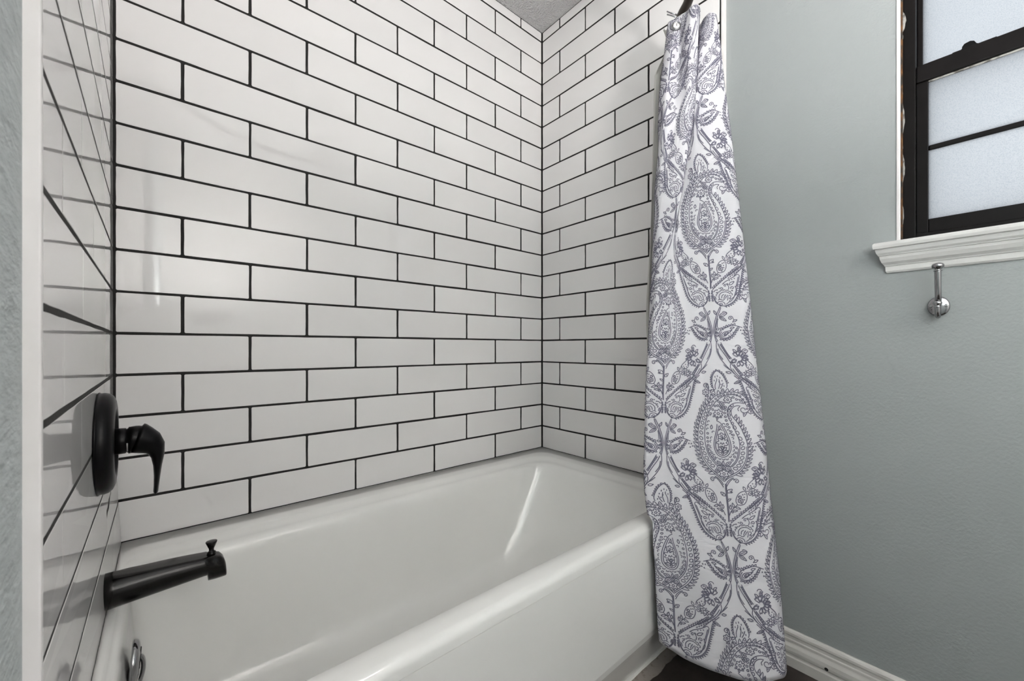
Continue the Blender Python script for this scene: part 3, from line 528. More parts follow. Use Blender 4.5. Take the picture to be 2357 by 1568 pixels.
MS='32,-865 99,-988 171,-1072 229,-1096 220,-1057 245,-1086 279,-1096 309,-1086 325,-1062 324,-1035 307,-1015 285,-1007 265,-1012 254,-1026 255,-1042 264,-1054 276,-1057 285,-1054 288,-1047;29,-923 72,-1011 160,-1096 224,-1126;46,-165 90,-270 162,-361 250,-452;c90,-323 109,-352 113,-379 104,-404 89,-430 74,-402 65,-374 71,-348;c163,-376 177,-410 176,-439 162,-465 142,-490 133,-458 129,-427 139,-400;c204,-392 223,-365 248,-351 279,-350 312,-354 291,-376 268,-394 239,-399;c131,-285 162,-273 191,-275 218,-289 244,-308 214,-316 185,-319 157,-309;c105,-255 120,-242 132,-242 140,-254 146,-270 131,-280 118,-284 109,-276;258,-452 225,-528 241,-620 299,-727 385,-788 464,-788 496,-696 478,-589 420,-490 337,-452 258,-452;c373,-559 391,-543 384,-528 367,-522 349,-524 342,-500 326,-498 312,-508 307,-524 282,-516 273,-528 277,-545 289,-559 271,-575 279,-589 296,-596 313,-594 320,-618 337,-620 350,-610 356,-594 380,-602 389,-589 385,-572;c347,-650 356,-640 350,-631 339,-627 329,-629 321,-617 310,-618 304,-627 304,-637 290,-640 289,-650 296,-659 306,-663 306,-678 316,-682 327,-679 333,-671 347,-678 354,-670 353,-659;464,-788 506,-803 530,-797 567,-806 599,-794 617,-768 615,-738 597,-714 571,-704 547,-709 533,-724 531,-743 540,-759 555,-767 569,-766 577,-758 578,-749 573,-742;c467,-819 475,-852 468,-878 447,-896 420,-911 416,-880 419,-852 436,-831;518,-849 535,-942 598,-1018 686,-1096 714,-1142;541,-834 631,-857 724,-911 766,-1018;551,-942 569,-880 649,-880;657,-1134 715,-1150 748,-1080 720,-957;748,-1080 748,-1157 764,-1230 792,-1251 824,-1255 850,-1242 861,-1219 857,-1194 840,-1176 819,-1170 801,-1176 792,-1189 792,-1204 801,-1215 811,-1218 820,-1216 823,-1210;719,-1188 749,-1250 798,-1263;928,-712 711,-528 486,-346 332,-225 194,-104 59,24;1063,-704 906,-544 844,-346 783,-134 734,46 670,211 561,360 411,450 266,479 133,390 74,256 64,136;976,-719 742,-528 536,-369;791,-376 746,-407 661,-346 543,-270 408,-195 322,-119;791,-376 763,-255 720,-134 683,1 631,121 570,271 465,375;755,-331 725,-225 685,-104 653,-14;660,-14 666,91 616,196 521,286;95,196 108,316 177,420;89,91 125,46 181,31;118,211 133,301;471,316 441,375 365,435;213,286 214,196 268,121 350,91 428,99 502,151;270,271 285,196 336,159;324,286 346,211 382,166;406,330 429,256 421,174;364,278 395,196;162,201 145,186 145,165 159,148 183,143;190,139 182,118 191,98 210,88 234,92;246,89 248,66 264,51 286,48 305,62;319,61 331,39 352,31 372,37 383,58;398,58 417,43 439,43 454,57 454,80;467,83 491,76 510,84 517,103 507,125;515,129 539,132 552,147 550,168 532,185;147,405 198,360 262,357 322,390 340,450;190,450 226,405 272,420 283,464;179,316 236,293 297,323 347,286;451,196 498,196 501,241 460,263;450,286 506,278 486,323;c495,-104 545,-110 584,-129 614,-163 639,-202 593,-193 550,-177 517,-148;528,9 524,-18 536,-43 558,-58 582,-59 600,-48 606,-31 601,-14 589,-3 575,-1 565,-5 560,-14 563,-22 568,-26;422,-117 402,-125 381,-121 366,-107 361,-91 366,-77 378,-69 391,-70 401,-76 404,-85 402,-92 397,-96 392,-95;449,-119 481,-44 458,31;947,-666 957,-632 921,-626;892,-623 901,-589 866,-583;837,-580 846,-547 810,-541;782,-538 791,-504 755,-498;726,-495 736,-461 700,-455;671,-452 681,-419 645,-413;616,-410 626,-376 590,-370;561,-367 571,-334 535,-328;506,-325 516,-292 481,-285;29,55 54,46 71,58;16,115 40,106 58,118;14,190 38,181 56,193;15,250 39,241 57,253;22,310 46,301 64,313;198,524 149,640 102,764 49,948 22,1101 19,1223 47,1360 72,1474;225,532 186,648 139,764 85,948 54,1101 50,1223 73,1360 112,1443;198,524 215,510 225,532;142,825 121,948 116,1071;107,887 84,1025 78,1162;c176,756 235,768 285,757 326,723 364,679 307,674 255,678 211,705;204,744 307,702;c174,779 195,830 231,864 280,883 335,894 309,849 278,809 233,786;198,796 287,860;c106,717 109,680 100,649 78,624 51,602 52,637 57,670 75,697;259,656 294,633 364,671 335,725;726,1078 646,1055 595,1078 546,1162 479,1261 399,1337 305,1383 207,1383 151,1322 148,1238 187,1162 275,1101 369,1055 470,1017 568,1025 663,1055;577,1101 499,1223 418,1307 316,1357 226,1357 179,1307 180,1241 218,1181;c459,1132 407,1162 341,1178 256,1208 210,1269 230,1314 288,1307 341,1261 395,1208 459,1132;c371,1200 305,1216 260,1254 265,1292 307,1276 344,1231;c413,1101 445,1112 473,1109 498,1093 522,1071 492,1064 462,1063 436,1075;285,1078 385,1055;737,1132 759,1150 727,1159;763,1193 786,1211 754,1220;703,1223 726,1241 694,1251;671,1132 694,1150 662,1159;479,933 525,871 502,825 503,806 486,779 456,767 425,773 403,792 396,817 404,839 423,850 444,849 460,838 466,823 463,810 454,802 443,802 435,807 432,814;c496,917 533,921 562,912 586,891 608,864 574,864 542,869 516,887;c92,1132 119,1139 139,1133 151,1116 161,1094 137,1090 115,1092 100,1106;c59,1223 76,1240 94,1245 113,1236 133,1223 116,1210 98,1202 79,1206;c61,1299 77,1316 95,1321 114,1312 134,1299 117,1286 99,1278 80,1282;c64,1178 62,1197 68,1210 83,1218 100,1223 99,1206 95,1191 84,1181;174,1481 214,1572 275,1700 343,1827 407,1917;106,1511 145,1617 221,1752 304,1902 378,2051;92,1436 67,1527 75,1722 142,1902 240,2066 354,2215 485,2363 617,2481;93,1647 120,1797 203,1947;206,2081 309,2185 398,2259;378,2051 362,2141 400,2245 499,2378 617,2481 646,2437 555,2304 471,2170 401,2066;442,2059 520,2163 606,2274 663,2341;414,2185 490,2304 591,2422;617,2481 748,2613 849,2715;734,2437 866,2554 995,2701;687,2422 818,2554 932,2686;697,2481 741,2525 722,2554;778,2554 830,2598 810,2635;c370,2304 347,2276 319,2263 285,2266 249,2274 273,2298 300,2315 332,2317;c606,2510 551,2505 503,2518 461,2547 423,2584 476,2584 526,2576 570,2552;579,2521 478,2562;557,1875 467,1823 437,1779 471,1785 458,1742 493,1764 524,1780 556,1863;584,1862 535,1775 533,1721 558,1741 570,1696 588,1731 606,1760 590,1850;614,1862 618,1760 644,1709 655,1739 687,1703 684,1743 685,1777 625,1854;639,1875 695,1783 743,1747 736,1779 782,1760 759,1796 742,1828 652,1872;653,1898 747,1837 806,1825 784,1852 832,1854 795,1877 764,1899 666,1902;653,1926 763,1910 818,1925 786,1940 826,1963 782,1968 745,1975 662,1934;639,1951 739,1985 778,2022 743,2023 764,2061 725,2047 691,2037 642,1963;614,1969 681,2044 694,2095 665,2080 663,2125 637,2095 614,2070 611,1981;584,1974 602,2072 586,2125 569,2099 545,2139 539,2101 532,2068 575,1984;537,1946 457,2022 401,2043 417,2014 368,2020 401,1991 427,1965 524,1945;676,1941 718,1961;634,1986 651,2027;574,1999 557,2042;523,1973 480,1999;504,1921 456,1917;527,1867 496,1835;582,1837 582,1792;641,1844 673,1807;678,1885 727,1874;632,1767 680,1692 749,1655 824,1703 813,1735 787,1757 757,1762 732,1752 720,1732 723,1711 736,1696 753,1690 768,1694 774,1703 773,1713 768,1719;c605,1722 625,1688 628,1657 613,1629 592,1602 577,1635 569,1667 578,1696;603,1704 596,1638;c529,1745 523,1713 507,1691 479,1678 448,1670 457,1699 471,1724 495,1739;511,1602 548,1557 612,1564 646,1632;645,1722 636,1647 657,1602;c849,2326 876,2349 864,2370 839,2380 812,2377 802,2411 776,2414 757,2400 749,2377 711,2389 697,2370 703,2346 722,2326 695,2303 707,2282 732,2272 759,2275 769,2240 795,2237 815,2252 823,2275 860,2263 874,2282 868,2306;c811,2333 824,2348 815,2361 799,2366 784,2363 772,2381 756,2378 747,2366 747,2352 726,2348 725,2333 736,2321 751,2315 750,2295 765,2288 781,2293 790,2304 811,2295 821,2306 820,2321;882,2326 922,2326;854,2381 882,2402;794,2410 797,2442;730,2400 707,2428;692,2355 653,2366;698,2297 661,2285;745,2252 728,2223;811,2241 821,2209;865,2271 898,2250'
MO='-253,-1391,49,36,0.1;-324,-1486,49,36,0.3;-385,-1582,49,36,0.5;-431,-1697,49,36,0.6;-464,-1822,49,36,0.7;-483,-1957,49,36,0.8;-486,-2092,49,36,0.9;-476,-2238,49,36,1.0;-455,-2374,49,36,1.0;-424,-2501,49,36,1.1;-385,-2619,49,36,1.1;-334,-2726,49,36,1.2;-297,-2825,49,36,1.3;-237,-2923,49,36,-1.0;-185,-3012,49,36,-1.0;286,-1362,51,36,0.1;371,-1439,51,36,-0.1;426,-1534,51,36,-0.3;465,-1639,51,36,-0.3;496,-1755,51,36,-0.4;512,-1889,51,36,-0.6;503,-2005,51,36,-0.8;469,-2131,51,36,1.0;409,-2277,51,36,1.1;352,-2413,51,36,1.2;307,-2521,38,27,1.2;267,-2628,38,27,1.3;251,-2736,38,27,1.4;255,-2844,38,27,-1.4;279,-2933,38,27,-1.1;334,-2992,38,27,-0.7;-119,-3081,24,19,-0.5;-43,-3151,24,19,-0.5;22,-3210,24,19,-0.5;85,-3240,24,19,-0.5;158,-3270,24,19,-0.5;250,-3290,24,19,-0.5;331,-3296,24,19,-0.5;400,-3280,24,19,-0.5;469,-3260,24,19,-0.5;547,-3230,24,19,-0.5;610,-3151,24,19,-0.5;653,-3071,24,19,-0.5;705,-2983,24,19,-0.5;691,-2904,24,19,-0.5;-311,-2228,24,24,0.0;-321,-2112,24,24,0.0;-323,-2015,24,24,0.0;-322,-1918,24,24,0.0;-311,-1812,24,24,0.0;-276,-1707,24,24,0.0;-233,-1630,24,24,0.0;-189,-1572,24,24,0.0;156,-2687,24,24,0.0;168,-2589,24,24,0.0;189,-2491,24,24,0.0;222,-2413,24,24,0.0;262,-2306,24,24,0.0;304,-2219,24,24,0.0;354,-1889,24,24,0.0;332,-1764,24,24,0.0;289,-1659,24,24,0.0;226,-1572,24,24,0.0;145,-2785,24,24,0.0;163,-2874,24,24,0.0;-197,-2756,24,24,0.0;-138,-2864,24,24,0.0;-79,-2963,24,24,0.0;-8,-2973,24,24,0.0;25,-2170,24,24,0.0;-12,-2762,30,30,0.0;241,-3137,25,25,0.0;96,-3022,16,16,0.0;106,-2913,13,13,0.0;21,-3081,28,21,0.7;179,-2943,28,21,0.7;59,-2943,28,21,0.7;449,-3151,28,21,0.7;373,-3200,28,21,0.7;547,-3121,28,21,0.7;6,-1210,30,30,0.0;-90,-1343,65,65,0.0;-90,-1343,26,26,0.0;9,-1353,49,49,0.0;9,-1353,19,19,0.0;116,-1343,65,65,0.0;116,-1343,26,26,0.0;-156,-1267,49,49,0.0;-156,-1267,19,19,0.0;178,-1267,53,53,0.0;178,-1267,21,21,0.0;-290,-3320,23,23,0.0'
MQ='331,-558,17,17,0.0;393,-711,9,6,0.5;419,-650,9,6,0.5;442,-726,9,6,0.5;421,-589,9,6,0.5;301,-665,9,6,0.5;356,-490,9,6,0.5;606,-941,7,6,0.5;659,-987,7,6,0.5;685,-926,7,6,0.5;619,-903,7,6,0.5;232,464,25,21,0.0;452,-123,17,17,0.0;295,-6,31,25,0.4;558,53,15,12,0.0;522,-224,7,6,0.0;655,-285,7,6,0.0;588,-255,7,6,0.0;233,-13,7,6,0.0;181,31,7,6,0.0;158,106,7,6,0.0;649,-59,7,6,0.0;356,-149,7,6,0.0;50,76,20,14,0.8;37,136,20,14,0.8;35,211,20,14,0.8;36,270,20,14,0.8;43,330,20,14,0.8;284,1256,16,22,0.5;420,1192,8,6,0.0;448,1154,8,6,0.0;377,1299,8,6,0.0;306,1367,8,6,0.0;484,1207,8,6,0.0;247,1131,8,6,0.0;423,1253,8,6,0.0;172,1549,13,17,-0.5;195,1594,13,17,-0.5;218,1639,13,17,-0.5;242,1684,13,17,-0.5;265,1729,13,17,-0.5;288,1774,13,17,-0.5;311,1819,13,17,-0.5;334,1864,13,17,-0.5;358,1909,13,17,-0.5;452,2118,14,19,-0.6;487,2165,14,19,-0.6;523,2213,14,19,-0.6;558,2260,14,19,-0.6;594,2308,14,19,-0.6;629,2355,14,19,-0.6;465,1984,55,42,0.5'
MK='0:-203,-1182 -331,-1296 -438,-1430 -514,-1582 -557,-1794 -569,-2006 -563,-2200 -539,-2375 -483,-2570 -407,-2766 -314,-2924 -200,-3082 -68,-3211;1:-5,-3241 79,-3290 245,-3336 406,-3340 563,-3290 665,-3201 734,-3082 751,-2944 723,-2855 648,-2802 569,-2815;2:271,-1201 398,-1296 509,-1430 583,-1582 629,-1755 635,-1929 612,-2103 559,-2277 485,-2453 398,-2590 327,-2688;3:906,-544 844,-346 783,-134 734,46 670,211 561,360 411,450 266,479;4:711,-528 486,-346 332,-225 194,-104 59,24;5:646,1055 595,1078 546,1162 479,1261 399,1337 305,1383 207,1383 151,1322;6:187,1162 275,1101 369,1055 470,1017 568,1025;7:-89,-3440 -106,-3599 -82,-3760 21,-3900 127,-3840 206,-3700 253,-3539'
CA=[-1.65, -1.25, -0.98, -0.78, -0.53, -0.32, 0, 0.25, 0.5, 0.75, 1, 1.34, 1.7, 2.05, 2.4]
CZ=[1.951, 1.84, 1.703, 1.569, 1.399, 1.247, 1.061, 0.883, 0.71, 0.544, 0.385, 0.231, 0.065]
CX=[[1.3209,1.2526,1.2551,1.2455,1.2512,1.2429,1.25,1.2759,1.3064,1.3315,1.3181,1.3084,1.3293,1.3637,1.3885],[1.3121,1.2395,1.2287,1.252,1.2421,1.2388,1.2548,1.29,1.3142,1.3121,1.2949,1.2986,1.3292,1.3693,1.3769],[1.3016,1.2202,1.2068,1.2346,1.2345,1.2331,1.2541,1.2903,1.3082,1.2953,1.2732,1.2891,1.3315,1.3733,1.3739],[1.2816,1.2145,1.185,1.187,1.203,1.2064,1.2268,1.2587,1.2757,1.2648,1.2583,1.2805,1.3302,1.3789,1.374],[1.285,1.2338,1.1912,1.1682,1.1664,1.1765,1.1987,1.2222,1.234,1.2413,1.2538,1.2809,1.3307,1.3851,1.3874],[1.2916,1.2592,1.2272,1.1887,1.1658,1.1669,1.1808,1.1988,1.214,1.2286,1.2483,1.2769,1.3337,1.3897,1.3937],[1.3153,1.2756,1.2433,1.2098,1.1659,1.147,1.1683,1.1879,1.2062,1.2231,1.2404,1.2746,1.3259,1.3818,1.3861],[1.3153,1.2756,1.2376,1.2078,1.1582,1.1245,1.1502,1.1711,1.1917,1.21,1.2284,1.2615,1.3118,1.3709,1.3893],[1.3023,1.2628,1.224,1.1934,1.1477,1.1123,1.1377,1.16,1.182,1.2004,1.2189,1.251,1.3023,1.3717,1.3894],[1.269,1.2301,1.2014,1.1683,1.1375,1.0965,1.1286,1.1514,1.1745,1.194,1.2098,1.2427,1.2916,1.3635,1.3714],[1.2559,1.2269,1.2077,1.1792,1.1492,1.0998,1.1323,1.1516,1.1691,1.1869,1.2011,1.2317,1.2777,1.352,1.364],[1.2632,1.2342,1.215,1.1865,1.1602,1.1149,1.1342,1.1492,1.1609,1.1758,1.1903,1.2219,1.265,1.3367,1.3479],[1.2639,1.2397,1.2206,1.1969,1.1705,1.1275,1.1287,1.1409,1.1524,1.1653,1.1788,1.2116,1.252,1.3258,1.3398]]
CY=[[-0.7775,-0.7848,-0.8067,-0.8287,-0.8428,-0.8581,-0.8747,-0.8706,-0.8506,-0.8458,-0.8646,-0.8813,-0.8874,-0.8668,-0.8354],[-0.7677,-0.7779,-0.8082,-0.815,-0.8394,-0.8563,-0.8701,-0.8541,-0.8353,-0.8402,-0.8583,-0.8879,-0.9009,-0.876,-0.8364],[-0.756,-0.7718,-0.8064,-0.8145,-0.8367,-0.8552,-0.8667,-0.845,-0.8275,-0.8362,-0.8567,-0.8967,-0.9133,-0.8832,-0.8377],[-0.7624,-0.7708,-0.7981,-0.813,-0.8267,-0.8455,-0.8669,-0.8482,-0.8298,-0.8402,-0.861,-0.9063,-0.9291,-0.8985,-0.8548],[-0.7677,-0.7699,-0.7729,-0.7927,-0.8136,-0.8327,-0.8543,-0.839,-0.8266,-0.8488,-0.8792,-0.9156,-0.9451,-0.9193,-0.8686],[-0.7713,-0.7673,-0.7623,-0.7687,-0.7887,-0.8094,-0.8344,-0.8341,-0.8392,-0.8648,-0.8949,-0.9299,-0.9589,-0.9344,-0.8852],[-0.7803,-0.7726,-0.7647,-0.7623,-0.7708,-0.7967,-0.8255,-0.8396,-0.8606,-0.8857,-0.9136,-0.9535,-0.9804,-0.9558,-0.9068],[-0.7873,-0.7797,-0.7734,-0.7676,-0.7712,-0.7884,-0.8263,-0.8482,-0.8737,-0.8999,-0.9289,-0.9704,-0.999,-0.9798,-0.9298],[-0.7938,-0.7863,-0.7794,-0.7729,-0.7733,-0.789,-0.8305,-0.8563,-0.8843,-0.9145,-0.9462,-0.9869,-1.0177,-0.9982,-0.9475],[-0.8303,-0.8233,-0.8119,-0.7967,-0.7834,-0.7984,-0.8417,-0.8704,-0.9007,-0.932,-0.9639,-1.0053,-1.0341,-1.0167,-0.9707],[-0.8367,-0.825,-0.822,-0.822,-0.822,-0.822,-0.8546,-0.8869,-0.9203,-0.9514,-0.982,-1.024,-1.0529,-1.0376,-0.9952],[-0.8461,-0.8343,-0.8245,-0.822,-0.822,-0.822,-0.8646,-0.8998,-0.9361,-0.9687,-0.9983,-1.0398,-1.0688,-1.0539,-1.0108],[-0.8584,-0.8508,-0.841,-0.8273,-0.822,-0.8272,-0.8769,-0.915,-0.9538,-0.9873,-1.0173,-1.0572,-1.0853,-1.0695,-1.0289]]

def hermite(xs, T, x):
    """cubic interpolation of the rows of T (len(xs), ...) at the points x"""
    xs = np.asarray(xs, float); T = np.asarray(T, float); m = np.zeros_like(T)
    d = (T[1:]-T[:-1])/(xs[1:]-xs[:-1]).reshape((-1,)+(1,)*(T.ndim-1))
    m[1:-1] = 0.5*(d[1:]+d[:-1]); m[0] = d[0]; m[-1] = d[-1]
    i = np.clip(np.searchsorted(xs, x)-1, 0, len(xs)-2); h = xs[i+1]-xs[i]; t = (x-xs[i])/h
    sh = (-1,)+(1,)*(T.ndim-1); t = t.reshape(sh); h = h.reshape(sh)
    return (2*t**3-3*t**2+1)*T[i] + (t**3-2*t**2+t)*h*m[i] + (-2*t**3+3*t**2)*T[i+1] + (t**3-t**2)*h*m[i+1]
NA, NZ = 420, 360
ga = np.linspace(CA[0], CA[-1], NA); gz = np.linspace(min(CZ), max(CZ), NZ)
order = np.argsort(CZ); zs_ = np.array(CZ)[order]
TX = np.stack([np.array(CX)[order], np.array(CY)[order]], -1)           # (z, a, 2)
T1 = hermite(zs_, TX, gz)                                              # (NZ, a, 2)
T2 = hermite(np.array(CA), np.swapaxes(T1, 0, 1), ga)                   # (NA, NZ, 2)
G = np.concatenate([T2, np.broadcast_to(gz, (NA, NZ))[..., None]], -1)  # (NA, NZ, 3)
low = G[..., 2] < R + 0.03
G[..., 1] = np.where(low, np.minimum(G[..., 1], -0.8215), G[..., 1])
du = np.gradient(G, axis=0); dv = np.gradient(G, axis=1)
N = np.cross(du, dv); N /= np.linalg.norm(N, axis=-1, keepdims=True) + 1e-12
ia = int(np.argmin(abs(ga-1.0)))
if N[ia, NZ//2, 0] > 0: N = -N                                          # face into the room
def S(a, z, off=0.0):
    fa = np.clip((a-ga[0])/(ga[1]-ga[0]), 0, NA-1.001); fz = np.clip((z-gz[0])/(gz[1]-gz[0]), 0, NZ-1.001)
    i = fa.astype(int); j = fz.astype(int); u = (fa-i)[:, None]; v = (fz-j)[:, None]
    lerp = lambda Q: (Q[i, j]*(1-u)+Q[i+1, j]*u)*(1-v) + (Q[i, j+1]*(1-u)+Q[i+1, j+1]*u)*v
    return lerp(G) + off*lerp(N)
Z_TOP = R + 1.467
def hem(a): return R - 0.337 + 0.024*np.exp(-((a+0.35)/0.35)**2) + 0.010*np.exp(-((a-1.6)/0.2)**2)
cur = empty('shower_curtain', (1.27, -0.90, 0))
tag(cur, 'white shower curtain printed with grey paisley, gathered beside the tub end', 'curtain')
na, nz = 230, 130
aa = np.linspace(-1.65, 2.4, na); vs = []
for i in range(na):
    zt = np.linspace(float(hem(aa[i])), Z_TOP, nz); vs.append(S(np.full(nz, aa[i]), zt))
vs = np.concatenate(vs); fs = []
for i in range(na-1):
    for j in range(nz-1):
        a = i*nz+j; fs.append((a, a+nz, a+nz+1, a+1))
me = bpy.data.meshes.new('cloth'); me.from_pydata(local(vs.tolist(), cur), [], fs); me.update()
cloth = link('cloth', me, 'cloth', cur, True)
mid = me.polygons[int((1.0+1.65)/4.05*(na-1))*(nz-1) + nz//2]
if mid.normal.x > 0: me.flip_normals()
sol = cloth.modifiers.new('thickness', 'SOLIDIFY'); sol.thickness = 0.0007; sol.offset = -1.0

# --- the printed paisley: line work lying on the cloth
def dec(s):
    out = []
    for t in s.split(';'):
        c = t.startswith('c'); out.append((c, np.array([[float(q) for q in p.split(',')] for p in t.lstrip('c').split(' ')])*1e-4))
    return out
def catmull(p, closed, k=3):
    if len(p) < 3: return p
    q = np.concatenate([p[-1:], p, p[:2]]) if closed else np.concatenate([p[:1], p, p[-1:]])
    out = []
    for i in range(1, len(q)-2):
        p0, p1, p2, p3 = q[i-1], q[i], q[i+1], q[i+2]
        for j in range(k):
            t = j/k; out.append(0.5*(2*p1+(p2-p0)*t+(2*p0-5*p1+4*p2-p3)*t*t+(3*p1-p0-3*p2+p3)*t**3))
    out.append(q[-2]); return np.array(out)
STROKES = []            # (points in metres: across, down)
def oval(cx, cy, rx, ry, rot, n=12):
    a = np.linspace(0, 2*PI, n+1); x = rx*np.cos(a); y = ry*np.sin(a)
    return np.stack([cx + x*math.cos(rot)-y*math.sin(rot), cy + x*math.sin(rot)+y*math.cos(rot)], -1)
flip = np.array([-1.0, 1.0])
for c, p in dec(MP): STROKES.append(catmull(p, c))
for c, p in dec(MS):
    q = catmull(p, c); STROKES += [q, q*flip]
for t in MO.split(';'):
    q = [float(v) for v in t.split(',')]; STROKES.append(oval(q[0]*1e-4, q[1]*1e-4, q[2]*1e-4, q[3]*1e-4, q[4]))
for t in MQ.split(';'):
    q = [float(v) for v in t.split(',')]; e = oval(q[0]*1e-4, q[1]*1e-4, q[2]*1e-4, q[3]*1e-4, q[4], 10); STROKES += [e, e*flip]
SPIKE = {0: (0.0098, 0.0150, 1, 0.75), 1: (0.0105, 0.0135, 1, 0.5), 2: (0.0092, 0.0150, -1, 0.75), 3: (0.0060, 0.0085, 1, -0.6), 4: (0.0068, 0.0072, -1, 0.5), 5: (0.0062, 0.0070, 1, 0.6), 6: (0.0066, 0.0070, 1, 0.6), 7: (0.0058, 0.0060, 1, 0.5)}
for t in MK.split(';'):
    k, body = t.split(':'); k = int(k); p = dec(body)[0][1]; p = catmull(p, False, 4)
    step, ln, side, lean = SPIKE[k]; rs = np.random.RandomState(k)
    seg = np.linalg.norm(np.diff(p, axis=0), axis=1); cum = np.concatenate([[0], np.cumsum(seg)]); n = int(cum[-1]/step)
    at = lambda s_: np.array([np.interp(s_, cum, p[:, 0]), np.interp(s_, cum, p[:, 1])])
    for i in range(n):
        s0_ = (i+0.05)*step; s1_ = (i+0.98)*step; a, b = at(s0_), at(s1_); tg = (b-a)/np.linalg.norm(b-a); nr = np.array([tg[1], -tg[0]])*side
        l2 = ln*rs.uniform(0.85, 1.1); tip = (a+b)/2 + nr*l2*0.8 + tg*l2*lean*0.75
        q = catmull(np.array([a + nr*0.0008, a*0.45+tip*0.55 + nr*l2*0.10 - tg*lean*0.001, tip, b*0.55+tip*0.45 - nr*l2*0.04, b + nr*0.0008]), False, 2)
        new = [q]
        if k in (0, 1, 2) and i % 2: m0 = (a+b)/2; new.append(np.array([m0*0.75+tip*0.25, m0*0.45+tip*0.55]))
        STROKES += new + ([z*flip for z in new] if k in (3, 4, 5, 6) else [])
WCOL = 0.150; PER = 0.6150; ZW = R + 0.0343; HW = 0.00098
PV, PF = [], []; cnt = 0
for col in (-2, -1, 0, 1, 2):
    mirror = -1.0 if col % 2 == 0 else 1.0
    for rep in range(-3, 2):
        zc = ZW - rep*PER + (PER/2 if col % 2 == 0 else 0.0)
        for st in STROKES:
            a = col + mirror*st[:, 0]/WCOL; z = zc - st[:, 1]
            if a.max() < -1.5 or a.min() > 2.15 or z.max() < R-0.34 or z.min() > Z_TOP: continue
            tg = np.gradient(st, axis=0); tg /= np.linalg.norm(tg, axis=1, keepdims=True) + 1e-9
            nx = np.stack([-tg[:, 1], tg[:, 0]], -1)*HW
            ok = (a > -1.5) & (a < 2.15) & (z < Z_TOP-0.002) & (z > hem(a)+0.002)
            if ok.sum() < 2: continue
            lft = S(a + mirror*nx[:, 0]/WCOL, z - nx[:, 1], 0.00075); rgt = S(a - mirror*nx[:, 0]/WCOL, z + nx[:, 1], 0.00075)
            n = len(st); PV.append(np.stack([lft, rgt], 1).reshape(-1, 3))
            for i in range(n-1):
                if ok[i] and ok[i+1]: b = cnt + 2*i; PF.append((b, b+1, b+3, b+2))
            cnt += 2*n
me = bpy.data.meshes.new('paisley_print'); me.from_pydata(local(np.concatenate(PV).tolist(), cur), [], PF); me.update()
pr = link('paisley_print', me, 'print_ink', cur, True); pr['kind'] = 'stuff'; pr['label'] = 'grey paisley and vine line print'

# --- clear liner hanging inside the curtain
lin = empty('shower_liner', (1.28, -0.74, 0)); tag(lin, 'translucent plastic shower liner showing along the curtain edge', 'shower liner')
LE = [(1.274, -0.762, 1.930), (1.28, -0.767, 1.907), (1.28, -0.773, 1.876), (1.246, -0.752, 1.791), (1.24, -0.75, 1.755), (1.23, -0.751, 1.605), (1.22, -0.749, 1.404), (1.21, -0.747, 1.205), (1.201, -0.746, 1.047), (1.2, -0.758, 0.877), (1.198, -0.776, 0.685)]
vs = []; fs = []; m = 14
path = smooth_path(LE, 4)
for p in path:
    for j in range(m):
        t = j/(m-1); w = 0.060*t
        q = (p.x - 0.005 + 0.76*w, p.y + 0.004 - 0.30*w + 0.006*math.sin(t*17 + p.z*3), p.z); vs.append(q)
for i in range(len(path)-1):
    for j in range(m-1): a = i*m+j; fs.append((a, a+1, a+m+1, a+m))
sheet = pydata('sheet', local(vs, lin), fs, 'liner_plastic', lin, True); sm = sheet.modifiers.new('thickness', 'SOLIDIFY'); sm.thickness = 0.0004

# --- curved rod between the two tiled walls
rod = empty('curtain_rod', (L/2, -0.85, R+1.503)); tag(rod, 'bronze curved shower rod above the gathered curtain', 'curtain rod')
rp = smooth_path([(1.484, -0.690, 0), (1.455, -0.697, 0), (1.395, -0.726, 0), (1.335, -0.765, 0), (1.289, -0.807, 0), (1.256, -0.844, 0), (1.18, -0.900, 0), (1.02, -0.955, 0), (0.75, -0.975, 0), (0.49, -0.955, 0), (0.31, -0.895, 0), (0.20, -0.815, 0), (0.11, -0.745, 0), (0.065, -0.712, 0), (0.032, -0.700, 0)], 6)
vs, fs = tube([(p.x, p.y, R+1.503) for p in rp], 0.0130, 18); pydata('tube', local(vs, rod), fs, 'rod_bronze', rod, True)
for xx, sg in ((1.4935, -1), (0.0195, 1)):
    vs, fs = lathe([(0, 0.030), (sg*0.006, 0.030), (sg*0.011, 0.024), (sg*0.013, 0.0135)], 'x', 28)
    pydata('flange', vs, fs, 'rod_bronze', rod, True, loc=(xx-rod.location.x, -0.692-rod.location.y + (0.006 if sg < 0 else -0.004), 0))
# --- hook with a round button holding the curtain
hp = S(np.array([-0.93]), np.array([R+1.434]), 0.002)[0]; hn = (S(np.array([-0.93]), np.array([R+1.434]), 0.01)[0]-hp); hn = Vector(hn).normalized()
ring = empty('curtain_hook', tuple(hp)); tag(ring, 'chrome curtain hook with a round white button at the top edge', 'curtain hook')
ring.rotation_euler = hn.to_track_quat('X', 'Z').to_euler()
vs, fs = lathe([(0.0, 0.0135), (0.003, 0.0140), (0.0050, 0.0130), (0.0055, 0.0112), (0.0040, 0.0104), (0.0035, 0.0100)], 'x', 30); bt = pydata('button_rim', vs, fs, 'chrome', ring, True)
vs, fs = lathe([(0.003, 0.0104), (0.0050, 0.0085), (0.0062, 0.0045), (0.0065, 0.0001)], 'x', 24); pydata('button', vs, fs, 'pearl', ring, True)
box('button_mark', (0.0055, -0.0007, -0.004), (0.0068, 0.0007, 0.004), 'dark_hole', ring)
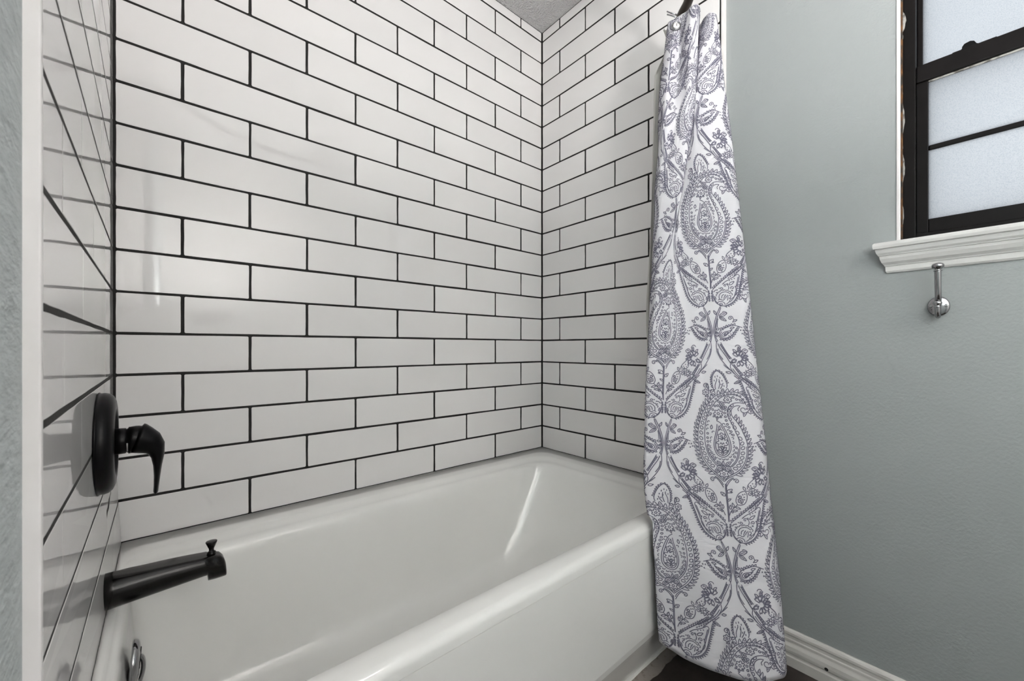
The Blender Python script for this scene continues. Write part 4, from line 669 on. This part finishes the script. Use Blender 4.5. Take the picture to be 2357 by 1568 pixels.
for k_, dz in enumerate((0.0, 0.010)):
    vs, fs = tube([(-0.002, 0.012 - 0.004*k_, 0.030+dz), (-0.004, -0.008 - 0.004*k_, 0.041+dz), (-0.006, -0.022, 0.049+dz)], 0.0018, 10); pydata('prong', vs, fs, 'chrome', ring, True)

# ================================================================== ADDED FILL LAMPS (unseen, behind the viewpoint)
def spot(loc, aim, glow_name, label):  # added lamp, never in view: its wash on the wall behind gives fill
    root = empty('fill_spot', (loc[0], loc[1], CEIL-0.0005)); tag(root, label, 'fill lamp')
    vs, fs = lathe([(0.0, 0.055), (-0.012, 0.055), (-0.018, 0.048), (-0.020, 0.010), (-0.090, 0.010)], 'z', 28); pydata('canopy', vs, fs, 'rod_bronze', root, True)
    can = empty('head', (0, 0, -0.13), 0, root); can.rotation_euler = (Vector(aim) - Vector((loc[0], loc[1], CEIL-0.13))).to_track_quat('X', 'Z').to_euler()
    vs, fs = lathe([(-0.070, 0.0001), (-0.070, 0.040), (-0.060, 0.052), (0.055, 0.058), (0.055, 0.054), (-0.055, 0.048), (-0.058, 0.0001)], 'x', 32, False, False); pydata('can', vs, fs, 'rod_bronze', can, True)
    vs, fs = lathe([(0.010, 0.0001), (0.010, 0.047), (0.006, 0.047), (0.006, 0.0001)], 'x', 20, False, False); pydata('lens', vs, fs, glow_name, can)
spot((0.95, -1.75), (0.10, -2.50, R+0.80), 'fill_spot_glow', 'added unseen fill lamp in a bronze can, washing the white wall behind the viewpoint')
uplight = empty('fill_uplight', (0.30, -2.05, 0.0046)); tag(uplight, 'added unseen fill uplight shaped as a bronze torchiere behind the viewpoint', 'floor lamp')  # added lamp, never in view: lights the ceiling for soft bounce
vs, fs = lathe([(0.0, 0.125), (0.012, 0.125), (0.020, 0.110), (0.026, 0.020), (0.030, 0.012)], 'z', 36); pydata('base', vs, fs, 'rod_bronze', uplight, True)
vs, fs = lathe([(0.028, 0.011), (1.10, 0.011)], 'z', 16); pydata('pole', vs, fs, 'rod_bronze', uplight, True)
vs, fs = lathe([(1.095, 0.0001), (1.095, 0.020), (1.115, 0.070), (1.150, 0.115), (1.175, 0.130), (1.176, 0.127), (1.152, 0.111), (1.120, 0.066), (1.105, 0.020), (1.105, 0.0001)], 'z', 40, False, False); pydata('bowl', vs, fs, 'rod_bronze', uplight, True)
vs, fs = lathe([(1.150, 0.0001), (1.150, 0.100), (1.146, 0.100), (1.146, 0.0001)], 'z', 24, False, False); pydata('diffuser', vs, fs, 'fill_up_glow', uplight)
